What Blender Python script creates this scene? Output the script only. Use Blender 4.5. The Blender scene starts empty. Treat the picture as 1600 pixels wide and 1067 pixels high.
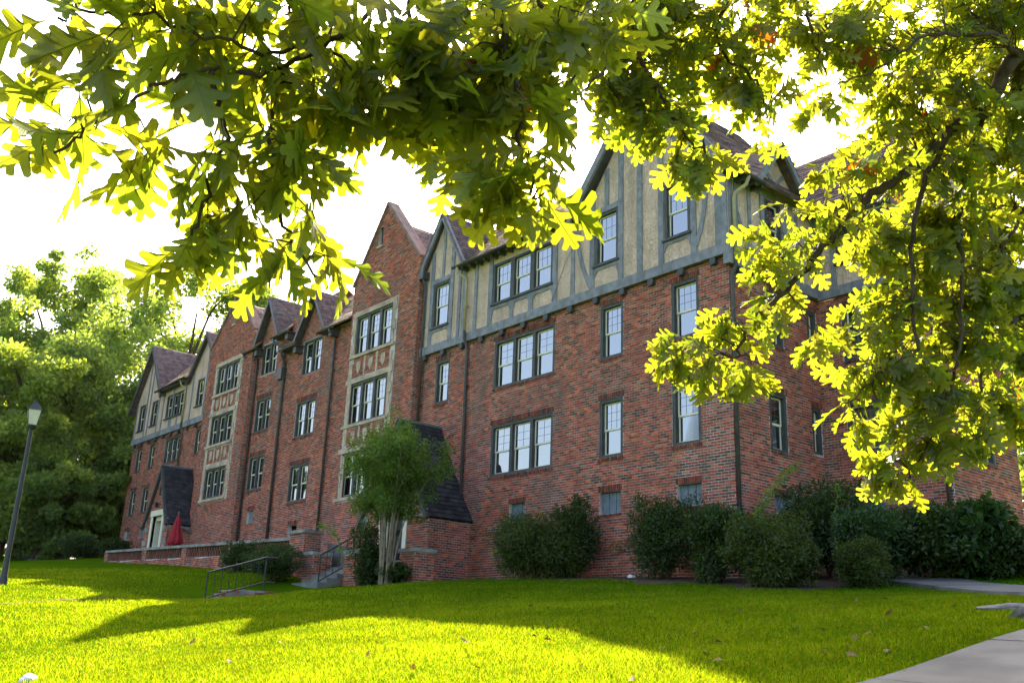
import bpy, math, random
import numpy as np
from mathutils import Vector, Matrix

R = math.radians
rnd = random.Random(7)
rng = np.random.default_rng(7)
scene = bpy.context.scene
col = scene.collection

# ---------------------------------------------------------------- camera
cam_d = bpy.data.cameras.new('camera')
cam = bpy.data.objects.new('camera', cam_d)
col.objects.link(cam)
cam_d.sensor_width = 36.0
cam_d.lens = 34.71
cam_d.clip_start = 0.05
cam_d.clip_end = 3000.0
CAM = Vector((15.376, -20.0, 1.6))
yaw, pitch, roll = -0.88428198, 0.30367974, 0.03854265
fwd = Vector((math.sin(yaw) * math.cos(pitch), math.cos(yaw) * math.cos(pitch), math.sin(pitch)))
right = Vector((math.cos(yaw), -math.sin(yaw), 0.0))
up = right.cross(fwd)
r2 = right * math.cos(roll) + up * math.sin(roll)
u2 = up * math.cos(roll) - right * math.sin(roll)
cam.matrix_world = Matrix(((r2.x, u2.x, -fwd.x, CAM.x), (r2.y, u2.y, -fwd.y, CAM.y), (r2.z, u2.z, -fwd.z, CAM.z), (0, 0, 0, 1)))
scene.camera = cam

# ---------------------------------------------------------------- sky and sun
SUN_AZ, SUN_EL = -47.8, 38.8          # azimuth measured from +Y towards +X
sd = Vector((math.sin(R(SUN_AZ)) * math.cos(R(SUN_EL)), math.cos(R(SUN_AZ)) * math.cos(R(SUN_EL)), math.sin(R(SUN_EL))))
world = bpy.data.worlds.new('World')
scene.world = world
world.use_nodes = True
wn = world.node_tree
bg = wn.nodes['Background']
sky = wn.nodes.new('ShaderNodeTexSky')
sky.sky_type = 'NISHITA'
sky.sun_disc = False
sky.sun_elevation = R(SUN_EL)
sky.sun_rotation = R(SUN_AZ)
sky.air_density = 1.0
sky.dust_density = 4.0
sky.ozone_density = 1.0
wn.links.new(sky.outputs[0], bg.inputs[0])
bg.inputs[1].default_value = 0.09
sl = bpy.data.lights.new('sun', 'SUN')
sl.energy = 5.0
sl.angle = R(0.53)
sl.color = (1.0, 0.87, 0.66)
sun = bpy.data.objects.new('sun', sl)
col.objects.link(sun)
sun.rotation_euler = sd.to_track_quat('Z', 'Y').to_euler()
sun.location = (-30, 30, 40)
vs = scene.view_settings
vs.view_transform = 'Standard'
vs.look = 'None'
vs.exposure = 2.7
vs.gamma = 1.0
vs.use_curve_mapping = False
scene.render.engine = 'CYCLES'
scene.cycles.use_denoising = True
scene.cycles.max_bounces = 8
scene.cycles.diffuse_bounces = 3
scene.cycles.glossy_bounces = 3
scene.cycles.transmission_bounces = 6
scene.cycles.transparent_max_bounces = 12
scene.cycles.caustics_reflective = False
scene.cycles.caustics_refractive = False

# ---------------------------------------------------------------- helpers
def link(o):
    col.objects.link(o)
    return o

def tag(o, label=None, cat=None, group=None, kind=None):
    if label: o['label'] = label
    if cat: o['category'] = cat
    if group: o['group'] = group
    if kind: o['kind'] = kind
    return o

def thing(name, label, cat, loc=(0, 0, 0), group=None):
    o = bpy.data.objects.new(name, None)
    o.location = loc
    o.empty_display_size = 0.2
    return tag(link(o), label, cat, group)

def world_of(p):
    m = Matrix.Translation(p.location) @ p.rotation_euler.to_matrix().to_4x4()
    if p.parent is not None: m = world_of(p.parent) @ p.matrix_parent_inverse @ m
    return m

def adopt(o, p):
    """o becomes a part of p and stays where it is"""
    o.parent = p
    o.matrix_parent_inverse = world_of(p).inverted()
    return o

def rot_to(a):
    """orthonormal frame whose first axis is a"""
    a = Vector(a).normalized()
    h = Vector((0, 0, 1)) if abs(a.z) < 0.95 else Vector((1, 0, 0))
    b = h.cross(a).normalized()
    return a, b, a.cross(b)

class MB:
    def __init__(s):
        s.v, s.f, s.c = [], [], []
    def add(s, v, f, c=None):
        n = len(s.v)
        s.v += [tuple(p) for p in v]
        s.f += [tuple(i + n for i in q) for q in f]
        s.c += [c] * len(f)
        return s
    def box(s, x0, x1, y0, y1, z0, z1, c=None):
        v = [(x0, y0, z0), (x1, y0, z0), (x1, y1, z0), (x0, y1, z0), (x0, y0, z1), (x1, y0, z1), (x1, y1, z1), (x0, y1, z1)]
        return s.add(v, [(3, 2, 1, 0), (4, 5, 6, 7), (0, 1, 5, 4), (1, 2, 6, 5), (2, 3, 7, 6), (3, 0, 4, 7)], c)
    def lbox(s, F, u0, u1, n0, n1, z0, z1, c=None):
        """box in the local coordinates of a wall frame"""
        v = [F(u, n, z) for z in (z0, z1) for (u, n) in ((u0, n0), (u1, n0), (u1, n1), (u0, n1))]
        f = [(3, 2, 1, 0), (4, 5, 6, 7), (0, 1, 5, 4), (1, 2, 6, 5), (2, 3, 7, 6), (3, 0, 4, 7)]
        return s.add(v, f, c)
    def beam(s, p, q, w, d, side, c=None):
        """bar from p to q, w wide in its plane and d thick along side"""
        p, q = Vector(p), Vector(q)
        a = (q - p).normalized()
        n = Vector(side).normalized()
        b = n.cross(a).normalized()
        v = []
        for t in (p, q):
            for (i, j) in ((-1, -1), (1, -1), (1, 1), (-1, 1)):
                v.append(t + b * (i * w / 2) + n * (j * d / 2))
        return s.add(v, [(3, 2, 1, 0), (4, 5, 6, 7), (0, 1, 5, 4), (1, 2, 6, 5), (2, 3, 7, 6), (3, 0, 4, 7)], c)
    def tube(s, pts, rad, k=8, cap=True, c=None):
        pts = [Vector(p) for p in pts]
        if not hasattr(rad, '__len__'): rad = [rad] * len(pts)
        base = len(s.v)
        _, b, d = rot_to(pts[1] - pts[0])
        for i, p in enumerate(pts):
            t = (pts[min(i + 1, len(pts) - 1)] - pts[max(i - 1, 0)]).normalized()
            b = (b - t * b.dot(t)).normalized()
            d = t.cross(b)
            for j in range(k):
                an = 2 * math.pi * j / k
                s.v.append(tuple(p + (b * math.cos(an) + d * math.sin(an)) * rad[i]))
        for i in range(len(pts) - 1):
            for j in range(k):
                a0 = base + i * k + j
                a1 = base + i * k + (j + 1) % k
                s.f.append((a0, a1, a1 + k, a0 + k)); s.c.append(c)
        if cap:
            s.f.append(tuple(base + j for j in reversed(range(k)))); s.c.append(c)
            e = base + (len(pts) - 1) * k
            s.f.append(tuple(e + j for j in range(k))); s.c.append(c)
        return s
    def prism(s, poly, F, n0, n1, c=None):
        """polygon (u,z) of a wall frame, extruded from n0 to n1"""
        k = len(poly)
        v = [F(u, n0, z) for u, z in poly] + [F(u, n1, z) for u, z in poly]
        f = [tuple(reversed(range(k))), tuple(range(k, 2 * k))] + [(i, (i + 1) % k, k + (i + 1) % k, k + i) for i in range(k)]
        return s.add(v, f, c)
    def lathe(s, prof, cx, cy, k=16, c=None):
        base = len(s.v)
        for r, z in prof:
            for j in range(k):
                an = 2 * math.pi * j / k
                s.v.append((cx + r * math.cos(an), cy + r * math.sin(an), z))
        for i in range(len(prof) - 1):
            for j in range(k):
                a0, a1 = base + i * k + j, base + i * k + (j + 1) % k
                s.f.append((a0, a1, a1 + k, a0 + k)); s.c.append(c)
        return s
    def mesh(s, name, mat, smooth=False):
        m = bpy.data.meshes.new(name)
        m.from_pydata(s.v, [], s.f)
        if mat: m.materials.append(mat)
        if any(c is not None for c in s.c):
            at = m.attributes.new('col', 'FLOAT_COLOR', 'FACE')
            a = np.ones((len(s.f), 4), dtype=np.float32)
            for i, c in enumerate(s.c):
                if c is not None: a[i, :3] = c
            at.data.foreach_set('color', a.ravel())
        if smooth: m.polygons.foreach_set('use_smooth', [True] * len(m.polygons))
        m.update()
        return m
    def build(s, name, mat, parent=None, smooth=False):
        o = link(bpy.data.objects.new(name, s.mesh(name, mat, smooth)))
        if parent is not None: adopt(o, parent)
        return o

def bulk(name, verts, k, mat, cols=None, parent=None, smooth=False):
    """many separate polygons of k corners each: verts is (n*k,3), cols (n,3)"""
    verts = np.asarray(verts, dtype=np.float32).reshape(-1, 3)
    n = len(verts) // k
    m = bpy.data.meshes.new(name)
    m.vertices.add(n * k)
    m.vertices.foreach_set('co', verts.ravel())
    m.loops.add(n * k)
    m.loops.foreach_set('vertex_index', np.arange(n * k, dtype=np.int32))
    m.polygons.add(n)
    m.polygons.foreach_set('loop_start', np.arange(n, dtype=np.int32) * k)
    m.update(calc_edges=True)
    if cols is not None:
        at = m.attributes.new('col', 'FLOAT_COLOR', 'FACE')
        a = np.ones((n, 4), dtype=np.float32)
        a[:, :3] = cols
        at.data.foreach_set('color', a.ravel())
    m.materials.append(mat)
    o = link(bpy.data.objects.new(name, m))
    if parent is not None: adopt(o, parent)
    return o

# ---------------------------------------------------------------- materials
def new_mat(name):
    m = bpy.data.materials.new(name)
    m.use_nodes = True
    return m, m.node_tree.nodes, m.node_tree.links, m.node_tree.nodes['Principled BSDF']

def surf(name, c1, c2=None, scale=6.0, rough=0.8, bump=0.0, bscale=40.0, spec=0.3, metal=0.0, detail=5.0, attr=False, stain=None, rng3=(0.35, 0.65)):
    m, N, L, p = new_mat(name)
    tc = N.new('ShaderNodeTexCoord')
    p.inputs['Roughness'].default_value = rough
    p.inputs['Specular IOR Level'].default_value = spec
    p.inputs['Metallic'].default_value = metal
    no = N.new('ShaderNodeTexNoise')
    no.inputs['Scale'].default_value = scale
    no.inputs['Detail'].default_value = detail
    L.new(tc.outputs['Object'], no.inputs['Vector'])
    ramp = N.new('ShaderNodeValToRGB')
    ramp.color_ramp.elements[0].position, ramp.color_ramp.elements[1].position = rng3
    ramp.color_ramp.elements[0].color = (*c1, 1)
    ramp.color_ramp.elements[1].color = (*(c2 or c1), 1)
    L.new(no.outputs['Fac'], ramp.inputs['Fac'])
    out = ramp.outputs['Color']
    if attr:
        at = N.new('ShaderNodeAttribute'); at.attribute_name = 'col'
        mx = N.new('ShaderNodeMix'); mx.data_type = 'RGBA'; mx.blend_type = 'MULTIPLY'
        mx.inputs[0].default_value = 1.0
        L.new(out, mx.inputs[6]); L.new(at.outputs['Color'], mx.inputs[7])
        out = mx.outputs[2]
    if stain:
        sc_, c3, lo, hi = stain[:4]
        n2 = N.new('ShaderNodeTexNoise'); n2.inputs['Scale'].default_value = sc_; n2.inputs['Detail'].default_value = 6
        mp = N.new('ShaderNodeMapping'); mp.inputs['Scale'].default_value = (1, 1, stain[4] if len(stain) > 4 else 1)
        L.new(tc.outputs['Object'], mp.inputs[0]); L.new(mp.outputs[0], n2.inputs['Vector'])
        r2_ = N.new('ShaderNodeMapRange'); r2_.inputs[1].default_value = lo; r2_.inputs[2].default_value = hi
        L.new(n2.outputs['Fac'], r2_.inputs[0])
        mx = N.new('ShaderNodeMix'); mx.data_type = 'RGBA'
        L.new(r2_.outputs[0], mx.inputs[0]); L.new(out, mx.inputs[6]); mx.inputs[7].default_value = (*c3, 1)
        out = mx.outputs[2]
    L.new(out, p.inputs['Base Color'])
    if bump:
        nb = N.new('ShaderNodeTexNoise'); nb.inputs['Scale'].default_value = bscale; nb.inputs['Detail'].default_value = 4
        L.new(tc.outputs['Object'], nb.inputs['Vector'])
        bp = N.new('ShaderNodeBump'); bp.inputs['Strength'].default_value = bump; bp.inputs['Distance'].default_value = 0.02
        L.new(nb.outputs['Fac'], bp.inputs['Height']); L.new(bp.outputs['Normal'], p.inputs['Normal'])
    return m

def leaf_mat(name, refl, trans, mixf=0.5, gloss=0.06, rough=0.45):
    """thin leaf: reflects refl, lets light through as trans; per-leaf tint from attribute col"""
    m, N, L, p = new_mat(name)
    N.remove(p)
    out = N['Material Output']
    at = N.new('ShaderNodeAttribute'); at.attribute_name = 'col'
    def tint(c):
        mx = N.new('ShaderNodeMix'); mx.data_type = 'RGBA'; mx.blend_type = 'MULTIPLY'; mx.inputs[0].default_value = 1.0
        mx.inputs[6].default_value = (*c, 1); L.new(at.outputs['Color'], mx.inputs[7])
        return mx.outputs[2]
    d = N.new('ShaderNodeBsdfDiffuse'); L.new(tint(refl), d.inputs['Color'])
    t = N.new('ShaderNodeBsdfTranslucent'); L.new(tint(trans), t.inputs['Color'])
    g = N.new('ShaderNodeBsdfGlossy'); g.inputs['Roughness'].default_value = rough; g.inputs['Color'].default_value = (0.9, 0.9, 0.9, 1)
    a = N.new('ShaderNodeMixShader'); a.inputs[0].default_value = mixf
    L.new(d.outputs[0], a.inputs[1]); L.new(t.outputs[0], a.inputs[2])
    b = N.new('ShaderNodeMixShader'); b.inputs[0].default_value = gloss
    L.new(a.outputs[0], b.inputs[1]); L.new(g.outputs[0], b.inputs[2])
    L.new(b.outputs[0], out.inputs['Surface'])
    return m

M = {}
M['brick'] = surf('brick', (0.72, 0.72, 0.72), (1.1, 1.1, 1.1), scale=9, rough=0.92, bump=0.5, bscale=60, spec=0.15, attr=True, stain=(0.8, (0.13, 0.085, 0.07), 0.50, 0.85, 0.35))
M['mortar'] = surf('mortar', (0.38, 0.31, 0.265), (0.62, 0.53, 0.47), scale=1.6, rough=0.95, bump=0.3, spec=0.1)
M['stucco'] = surf('stucco', (0.65, 0.435, 0.315), (0.80, 0.545, 0.41), scale=1.6, rough=0.95, bump=0.0, spec=0.1, stain=(2.2, (0.42, 0.30, 0.22), 0.48, 0.85, 0.12))
M['timber'] = surf('timber', (0.19, 0.178, 0.19), (0.29, 0.27, 0.285), scale=5, rough=0.75, bump=0.25, bscale=30, spec=0.25, stain=(3, (0.13, 0.12, 0.125), 0.5, 0.8, 0.2))
M['frame'] = surf('frame', (0.055, 0.052, 0.05), (0.085, 0.08, 0.075), scale=4, rough=0.6)
M['sash'] = surf('sash', (0.74, 0.65, 0.48), (0.84, 0.75, 0.58), scale=3, rough=0.5)
M['muntin'] = surf('muntin', (0.11, 0.11, 0.105), (0.15, 0.15, 0.14), scale=3, rough=0.5)
M['stone'] = surf('stone', (0.42, 0.29, 0.20), (0.60, 0.44, 0.325), scale=2.5, rough=0.9, bump=0.4, bscale=25, spec=0.15, stain=(1.1, (0.2, 0.165, 0.12), 0.55, 0.8))
M['greystone'] = surf('greystone', (0.20, 0.19, 0.165), (0.36, 0.34, 0.30), scale=3, rough=0.9, bump=0.4, bscale=25, stain=(1.3, (0.11, 0.11, 0.09), 0.5, 0.75))
M['coping'] = surf('coping', (0.20, 0.115, 0.095), (0.30, 0.185, 0.155), scale=3, rough=0.85, bump=0.3)
M['shingle'] = surf('shingle', (0.7, 0.7, 0.7), (1.1, 1.1, 1.1), scale=5, rough=0.9, bump=0.3, bscale=50, spec=0.15, attr=True)
M['slate'] = surf('slate', (0.7, 0.7, 0.7), (1.1, 1.1, 1.1), scale=5, rough=0.7, bump=0.3, bscale=50, spec=0.2, attr=True)
M['gutter'] = surf('gutter', (0.055, 0.047, 0.042), (0.085, 0.072, 0.062), scale=5, rough=0.5, spec=0.4)
M['tanpipe'] = surf('tanpipe', (0.36, 0.28, 0.14), (0.45, 0.36, 0.19), scale=4, rough=0.5, spec=0.4)
M['concrete'] = surf('concrete', (0.115, 0.104, 0.088), (0.165, 0.15, 0.128), scale=0.9, rough=0.9, bump=0.25, bscale=60, stain=(1.6, (0.075, 0.07, 0.06), 0.5, 0.78))
M['iron'] = surf('iron', (0.015, 0.015, 0.016), (0.028, 0.027, 0.027), scale=10, rough=0.5, spec=0.5)
M['lead'] = surf('lead', (0.10, 0.105, 0.115), (0.15, 0.155, 0.165), scale=5, rough=0.5, spec=0.4)
M['panel'] = surf('panel', (0.12, 0.15, 0.165), (0.19, 0.22, 0.235), scale=6, rough=0.6)
M['red'] = surf('red', (0.28, 0.012, 0.02), (0.38, 0.02, 0.03), scale=8, rough=0.85)
M['bark'] = surf('bark', (0.055, 0.035, 0.026), (0.12, 0.08, 0.06), scale=14, rough=0.95, bump=0.8, bscale=30, spec=0.1)
M['palebark'] = surf('palebark', (0.17, 0.125, 0.08), (0.30, 0.23, 0.15), scale=6, rough=0.8, bump=0.2)
M['curtain'] = surf('curtain', (0.17, 0.17, 0.165), (0.27, 0.27, 0.26), scale=2, rough=0.9)
M['blind'] = surf('blind', (0.50, 0.44, 0.30), (0.62, 0.55, 0.40), scale=2, rough=0.9)
M['sheer'] = surf('sheer', (0.26, 0.27, 0.27), (0.36, 0.37, 0.37), scale=2, rough=0.9)
M['lantern'] = surf('lantern', (0.62, 0.52, 0.38), (0.72, 0.62, 0.47), scale=4, rough=0.35)
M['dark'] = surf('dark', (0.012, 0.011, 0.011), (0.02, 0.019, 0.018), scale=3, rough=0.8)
M['white'] = surf('white', (0.7, 0.69, 0.66), (0.8, 0.79, 0.76), scale=3, rough=0.6)
M['rock'] = surf('rock', (0.06, 0.055, 0.05), (0.20, 0.185, 0.165), scale=5, rough=0.9, bump=0.8, bscale=14)

def stucco_bump():
    m = M['stucco']; N, L = m.node_tree.nodes, m.node_tree.links
    p = N['Principled BSDF']
    tc = N.new('ShaderNodeTexCoord')
    mp = N.new('ShaderNodeMapping'); mp.inputs['Rotation'].default_value = (0.3, 0.7, 0.5); mp.inputs['Scale'].default_value = (1, 1, 0.55)
    L.new(tc.outputs['Object'], mp.inputs[0])
    v = N.new('ShaderNodeTexNoise'); v.inputs['Scale'].default_value = 11; v.inputs['Detail'].default_value = 2.5; v.inputs['Distortion'].default_value = 1.2
    L.new(mp.outputs[0], v.inputs['Vector'])
    mr = N.new('ShaderNodeMapRange'); mr.inputs[1].default_value = 0.42; mr.inputs[2].default_value = 0.58
    L.new(v.outputs['Fac'], mr.inputs[0])
    b = N.new('ShaderNodeBump'); b.inputs['Strength'].default_value = 0.9; b.inputs['Distance'].default_value = 0.035
    L.new(mr.outputs[0], b.inputs['Height']); L.new(b.outputs['Normal'], p.inputs['Normal'])
stucco_bump()

def glass_mat():
    m, N, L, p = new_mat('glass')
    N.remove(p)
    tr = N.new('ShaderNodeBsdfTransparent'); tr.inputs[0].default_value = (0.80, 0.82, 0.82, 1)
    gl = N.new('ShaderNodeBsdfGlossy'); gl.inputs['Roughness'].default_value = 0.02; gl.inputs['Color'].default_value = (0.36, 0.36, 0.355, 1)
    tc = N.new('ShaderNodeTexCoord'); no = N.new('ShaderNodeTexNoise'); no.inputs['Scale'].default_value = 1.8; no.inputs['Detail'].default_value = 1
    L.new(tc.outputs['Object'], no.inputs['Vector'])
    b = N.new('ShaderNodeBump'); b.inputs['Strength'].default_value = 0.25; b.inputs['Distance'].default_value = 0.02
    L.new(no.outputs['Fac'], b.inputs['Height']); L.new(b.outputs['Normal'], gl.inputs['Normal'])
    fr = N.new('ShaderNodeFresnel'); fr.inputs['IOR'].default_value = 1.5
    mr = N.new('ShaderNodeMapRange'); mr.inputs[1].default_value = 0; mr.inputs[2].default_value = 1; mr.inputs[3].default_value = 0.015; mr.inputs[4].default_value = 1.0
    L.new(fr.outputs[0], mr.inputs[0])
    mx = N.new('ShaderNodeMixShader'); L.new(mr.outputs[0], mx.inputs[0])
    L.new(tr.outputs[0], mx.inputs[1]); L.new(gl.outputs[0], mx.inputs[2])
    L.new(mx.outputs[0], N['Material Output'].inputs['Surface'])
    return m
M['glass'] = glass_mat()

# ---------------------------------------------------------------- terrain
CP = np.array([[2.76, -16.87, 1.05], [4.75, -16.16, 1.15], [6.41, -15.57, 1.23], [8.87, -14.53, 1.35], [10.28, -13.83, 1.42], [11.22, -13.17, 1.47], [12.02, -12.41, 1.52], [-7.98, -14.48, 2.13], [-8.43, -12.37, 2.25], [-9.21, -11.55, 2.38], [-12.67, -8.0, 2.59], [-13.84, -13.19, 2.8], [-16.52, -11.55, 3.11], [-13.81, -9.56, 2.87], [0.99, -11.91, 1.94], [5.26, -11.52, 1.85], [-2.12, -15.77, 1.47], [0.45, -14.23, 1.56], [11.57, -11.3, 1.84], [8.23, -3.48, 2.74], [4.63, 0.34, 3.22], [8.04, -9.27, 2.16], [8.38, -11.51, 1.78], [-6.15, -5.42, 3.14], [-1.32, -4.18, 3.05], [2.23, -2.99, 3.0], [4.47, -8.29, 2.36], [-1.1, -8.66, 2.39], [-10.59, -7.08, 2.83], [-45.05, -6.1, 5.16], [-37.52, -4.95, 5.11], [15.4, -20.0, 0.0], [19.0, -16.0, 0.9], [22.0, -22.0, 0.2], [10.0, -24.0, -0.5], [0.0, -24.0, -0.2], [-12.0, -22.0, 0.9], [-11.2, -0.3, 3.72], [0.0, -0.3, 3.45], [-14.0, -3.2, 3.6], [-16.0, -3.9, 3.8], [-22.0, -3.9, 4.2], [-28.0, -3.9, 4.6], [-35.0, -3.9, 5.0], [-40.0, -3.0, 5.5], [-50.0, -6.0, 5.8], [-50.0, 10.0, 6.3], [-30.0, 10.0, 6.0], [4.0, 3.0, 3.7], [8.0, 8.0, 4.2], [15.0, 12.0, 4.3], [15.0, 0.0, 3.3], [22.0, -8.0, 2.6], [-30.0, -20.0, 3.0], [-50.0, -20.0, 4.6], [0.0, 20.0, 5.0], [-70.0, 0.0, 6.0], [30.0, 10.0, 4.5]])
def _U(r2): return np.where(r2 > 0, r2 * np.log(r2 + 1e-12), 0.0)
def _fit(P, lam=2.0):
    n = len(P)
    A = np.zeros((n + 3, n + 3))
    A[:n, :n] = _U(((P[:, None, :2] - P[None, :, :2]) ** 2).sum(-1)) + lam * np.eye(n)
    A[:n, n] = 1; A[:n, n + 1:] = P[:, :2]; A[n:, :n] = A[:n, n:].T
    return np.linalg.solve(A, np.r_[P[:, 2], 0, 0, 0])
_W = _fit(CP)
def gz_many(q):
    q = np.asarray(q, dtype=float).reshape(-1, 2).copy()
    q[:, 0] = np.clip(q[:, 0], -64, 27); q[:, 1] = np.clip(q[:, 1], -25, 16)
    out = np.empty(len(q)); n = len(CP)
    for i in range(0, len(q), 20000):
        s = q[i:i + 20000]
        out[i:i + 20000] = _U(((s[:, None] - CP[None, :, :2]) ** 2).sum(-1)) @ _W[:n] + _W[n] + s @ _W[n + 1:]
    return out
def gz(x, y): return float(gz_many([(x, y)])[0])

def grass_ground():
    m, N, L, p = new_mat('lawn')
    tc = N.new('ShaderNodeTexCoord')
    def noise(sc_, det=5):
        n = N.new('ShaderNodeTexNoise'); n.inputs['Scale'].default_value = sc_; n.inputs['Detail'].default_value = det
        L.new(tc.outputs['Object'], n.inputs['Vector']); return n
    a, b, c = noise(0.5), noise(40, 3), noise(0.23, 6)
    r = N.new('ShaderNodeValToRGB')
    r.color_ramp.elements[0].position, r.color_ramp.elements[1].position = 0.3, 0.7
    r.color_ramp.elements[0].color = (0.03, 0.07, 0.0015, 1); r.color_ramp.elements[1].color = (0.062, 0.115, 0.002, 1)
    ad = N.new('ShaderNodeMath'); ad.operation = 'ADD'
    mu = N.new('ShaderNodeMath'); mu.operation = 'MULTIPLY'; mu.inputs[1].default_value = 0.5
    L.new(a.outputs['Fac'], ad.inputs[0]); L.new(b.outputs['Fac'], ad.inputs[1]); L.new(ad.outputs[0], mu.inputs[0]); L.new(mu.outputs[0], r.inputs['Fac'])
    mr = N.new('ShaderNodeMapRange'); mr.inputs[1].default_value = 0.70; mr.inputs[2].default_value = 0.82
    L.new(c.outputs['Fac'], mr.inputs[0])
    mx = N.new('ShaderNodeMix'); mx.data_type = 'RGBA'; L.new(mr.outputs[0], mx.inputs[0]); L.new(r.outputs['Color'], mx.inputs[6]); mx.inputs[7].default_value = (0.10, 0.085, 0.04, 1)
    L.new(mx.outputs[2], p.inputs['Base Color'])
    p.inputs['Roughness'].default_value = 0.95; p.inputs['Specular IOR Level'].default_value = 0.0
    bp = N.new('ShaderNodeBump'); bp.inputs['Strength'].default_value = 0.6; bp.inputs['Distance'].default_value = 0.05
    L.new(b.outputs['Fac'], bp.inputs['Height']); L.new(bp.outputs['Normal'], p.inputs['Normal'])
    return m
M['lawn'] = grass_ground()

def make_ground():
    def axis(lo, hi, st, far):
        core = list(np.arange(lo, hi + 1e-6, st))
        out, d = [], st
        x = hi
        while x < far: d *= 1.5; x += d; out.append(x)
        neg, d, x = [], st, lo
        while x > -far: d *= 1.5; x -= d; neg.append(x)
        return np.array(neg[::-1] + core + out)
    X, Y = axis(-64, 27, 0.5, 900), axis(-25, 16, 0.5, 900)
    gx, gy = np.meshgrid(X, Y)
    q = np.c_[gx.ravel(), gy.ravel()]
    z = gz_many(q)
    nx, ny = len(X), len(Y)
    idx = np.arange(nx * ny).reshape(ny, nx)
    f = np.c_[idx[:-1, :-1].ravel(), idx[:-1, 1:].ravel(), idx[1:, 1:].ravel(), idx[1:, :-1].ravel()]
    m = bpy.data.meshes.new('ground'); m.from_pydata(np.c_[q, z].tolist(), [], f.tolist())
    m.polygons.foreach_set('use_smooth', [True] * len(m.polygons)); m.materials.append(M['lawn'])
    o = link(bpy.data.objects.new('ground', m)); tag(o, 'sloping green lawn rising to the brick building', None, None, 'structure')
make_ground()

# ---------------------------------------------------------------- wall frames and brickwork
def frame(ox, oy, ux, uy, nx, ny):
    return lambda u, n, z: (ox + ux * u + nx * n, oy + uy * u + ny * n, z)
FRONT = frame(0, 0, 1, 0, 0, -1)              # u = world x, outward = -y
def front_at(y): return frame(0, y, 1, 0, 0, -1)
def side_at(x): return frame(x, 0, 0, 1, 1, 0)    # u = world y, outward = +x
def side_neg(x): return frame(x, 0, 0, 1, -1, 0)  # outward = -x

BR = [((0.36, 0.095, 0.075), 26), ((0.28, 0.075, 0.065), 22), ((0.42, 0.13, 0.09), 15), ((0.19, 0.07, 0.065), 14), ((0.105, 0.07, 0.07), 11), ((0.32, 0.145, 0.125), 7), ((0.46, 0.16, 0.095), 3), ((0.19, 0.12, 0.11), 3)]
BRC = np.array([c for c, _ in BR]) * np.array([1.28, 1.08, 0.80]); BRW = np.array([w for _, w in BR], float); BRW /= BRW.sum()
def brick_col(n):
    c = BRC[rng.choice(len(BRC), n, p=BRW)]
    return c * rng.uniform(0.8, 1.2, (n, 1))

def top_fn(prof):
    xs = [p[0] for p in prof]; zs = [p[1] for p in prof]
    return lambda u: float(np.interp(u, xs, zs))

def wall_mesh(F, prof, z0, openings, depth=0.16):
    """flat backing of a wall with a piecewise-linear top, rectangular holes and reveals"""
    mb = MB(); top = top_fn(prof)
    us = sorted({round(p[0], 4) for p in prof} | {round(v, 4) for o in openings for v in o[:2] if prof[0][0] < v < prof[-1][0]})
    for a, b in zip(us[:-1], us[1:]):
        if b - a < 1e-4: continue
        m = (a + b) / 2
        cuts = sorted([(o[2], o[3]) for o in openings if o[0] < m < o[1]])
        lo = z0
        for c0, c1 in cuts:
            if c0 > lo: mb.add([F(a, 0, lo), F(b, 0, lo), F(b, 0, c0), F(a, 0, c0)], [(0, 1, 2, 3)])
            lo = c1
        ta, tb = top(a), top(b)
        mb.add([F(a, 0, lo), F(b, 0, lo), F(b, 0, max(tb, lo)), F(a, 0, max(ta, lo))], [(0, 1, 2, 3)])
    for o in openings:
        a, b, c, d = o[:4]; n = -depth
        mb.add([F(a, 0, c), F(a, 0, d), F(a, n, d), F(a, n, c)], [(0, 1, 2, 3)])
        mb.add([F(b, 0, c), F(b, 0, d), F(b, n, d), F(b, n, c)], [(3, 2, 1, 0)])
        mb.add([F(a, 0, d), F(b, 0, d), F(b, n, d), F(a, n, d)], [(0, 1, 2, 3)])
        mb.add([F(a, 0, c), F(b, 0, c), F(b, n, c), F(a, n, c)], [(3, 2, 1, 0)])
    return mb

COURSE, BLEN, GAP = 0.075, 0.215, 0.0165
def lay_bricks(F, prof, z0, skips, lo_n=0.004, rnd_n=0.008):
    top = top_fn(prof)
    us = np.linspace(prof[0][0], prof[-1][0], 240)
    tops = np.array([top(u) for u in us])
    zmax = max(p[1] for p in prof)
    B = []
    row = int(math.floor(z0 / COURSE))
    while row * COURSE < zmax:
        za, zb = row * COURSE + GAP / 2, (row + 1) * COURSE - GAP / 2
        ok = us[tops >= zb]
        row += 1
        if len(ok) < 2 or za < z0: continue
        segs = [(ok[0], ok[-1])]
        for s in skips:
            if s[2] < zb - 0.01 and s[3] > za + 0.01:
                new = []
                for a, b in segs:
                    if s[1] <= a or s[0] >= b: new.append((a, b)); continue
                    if s[0] > a: new.append((a, s[0]))
                    if s[1] < b: new.append((s[1], b))
                segs = new
        off = (row % 2) * BLEN / 2 + rnd.uniform(-0.015, 0.015)
        for a, b in segs:
            k0 = math.floor((a - off) / BLEN)
            u = off + k0 * BLEN
            while u < b:
                c, d = max(u + GAP / 2, a + 0.002), min(u + BLEN - GAP / 2, b - 0.002)
                if d - c > 0.025:
                    B.append((c, d, za + rnd.uniform(-0.003, 0.002), zb + rnd.uniform(-0.002, 0.003), lo_n + rnd.random() * rnd_n))
                u += BLEN
    return B

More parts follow.
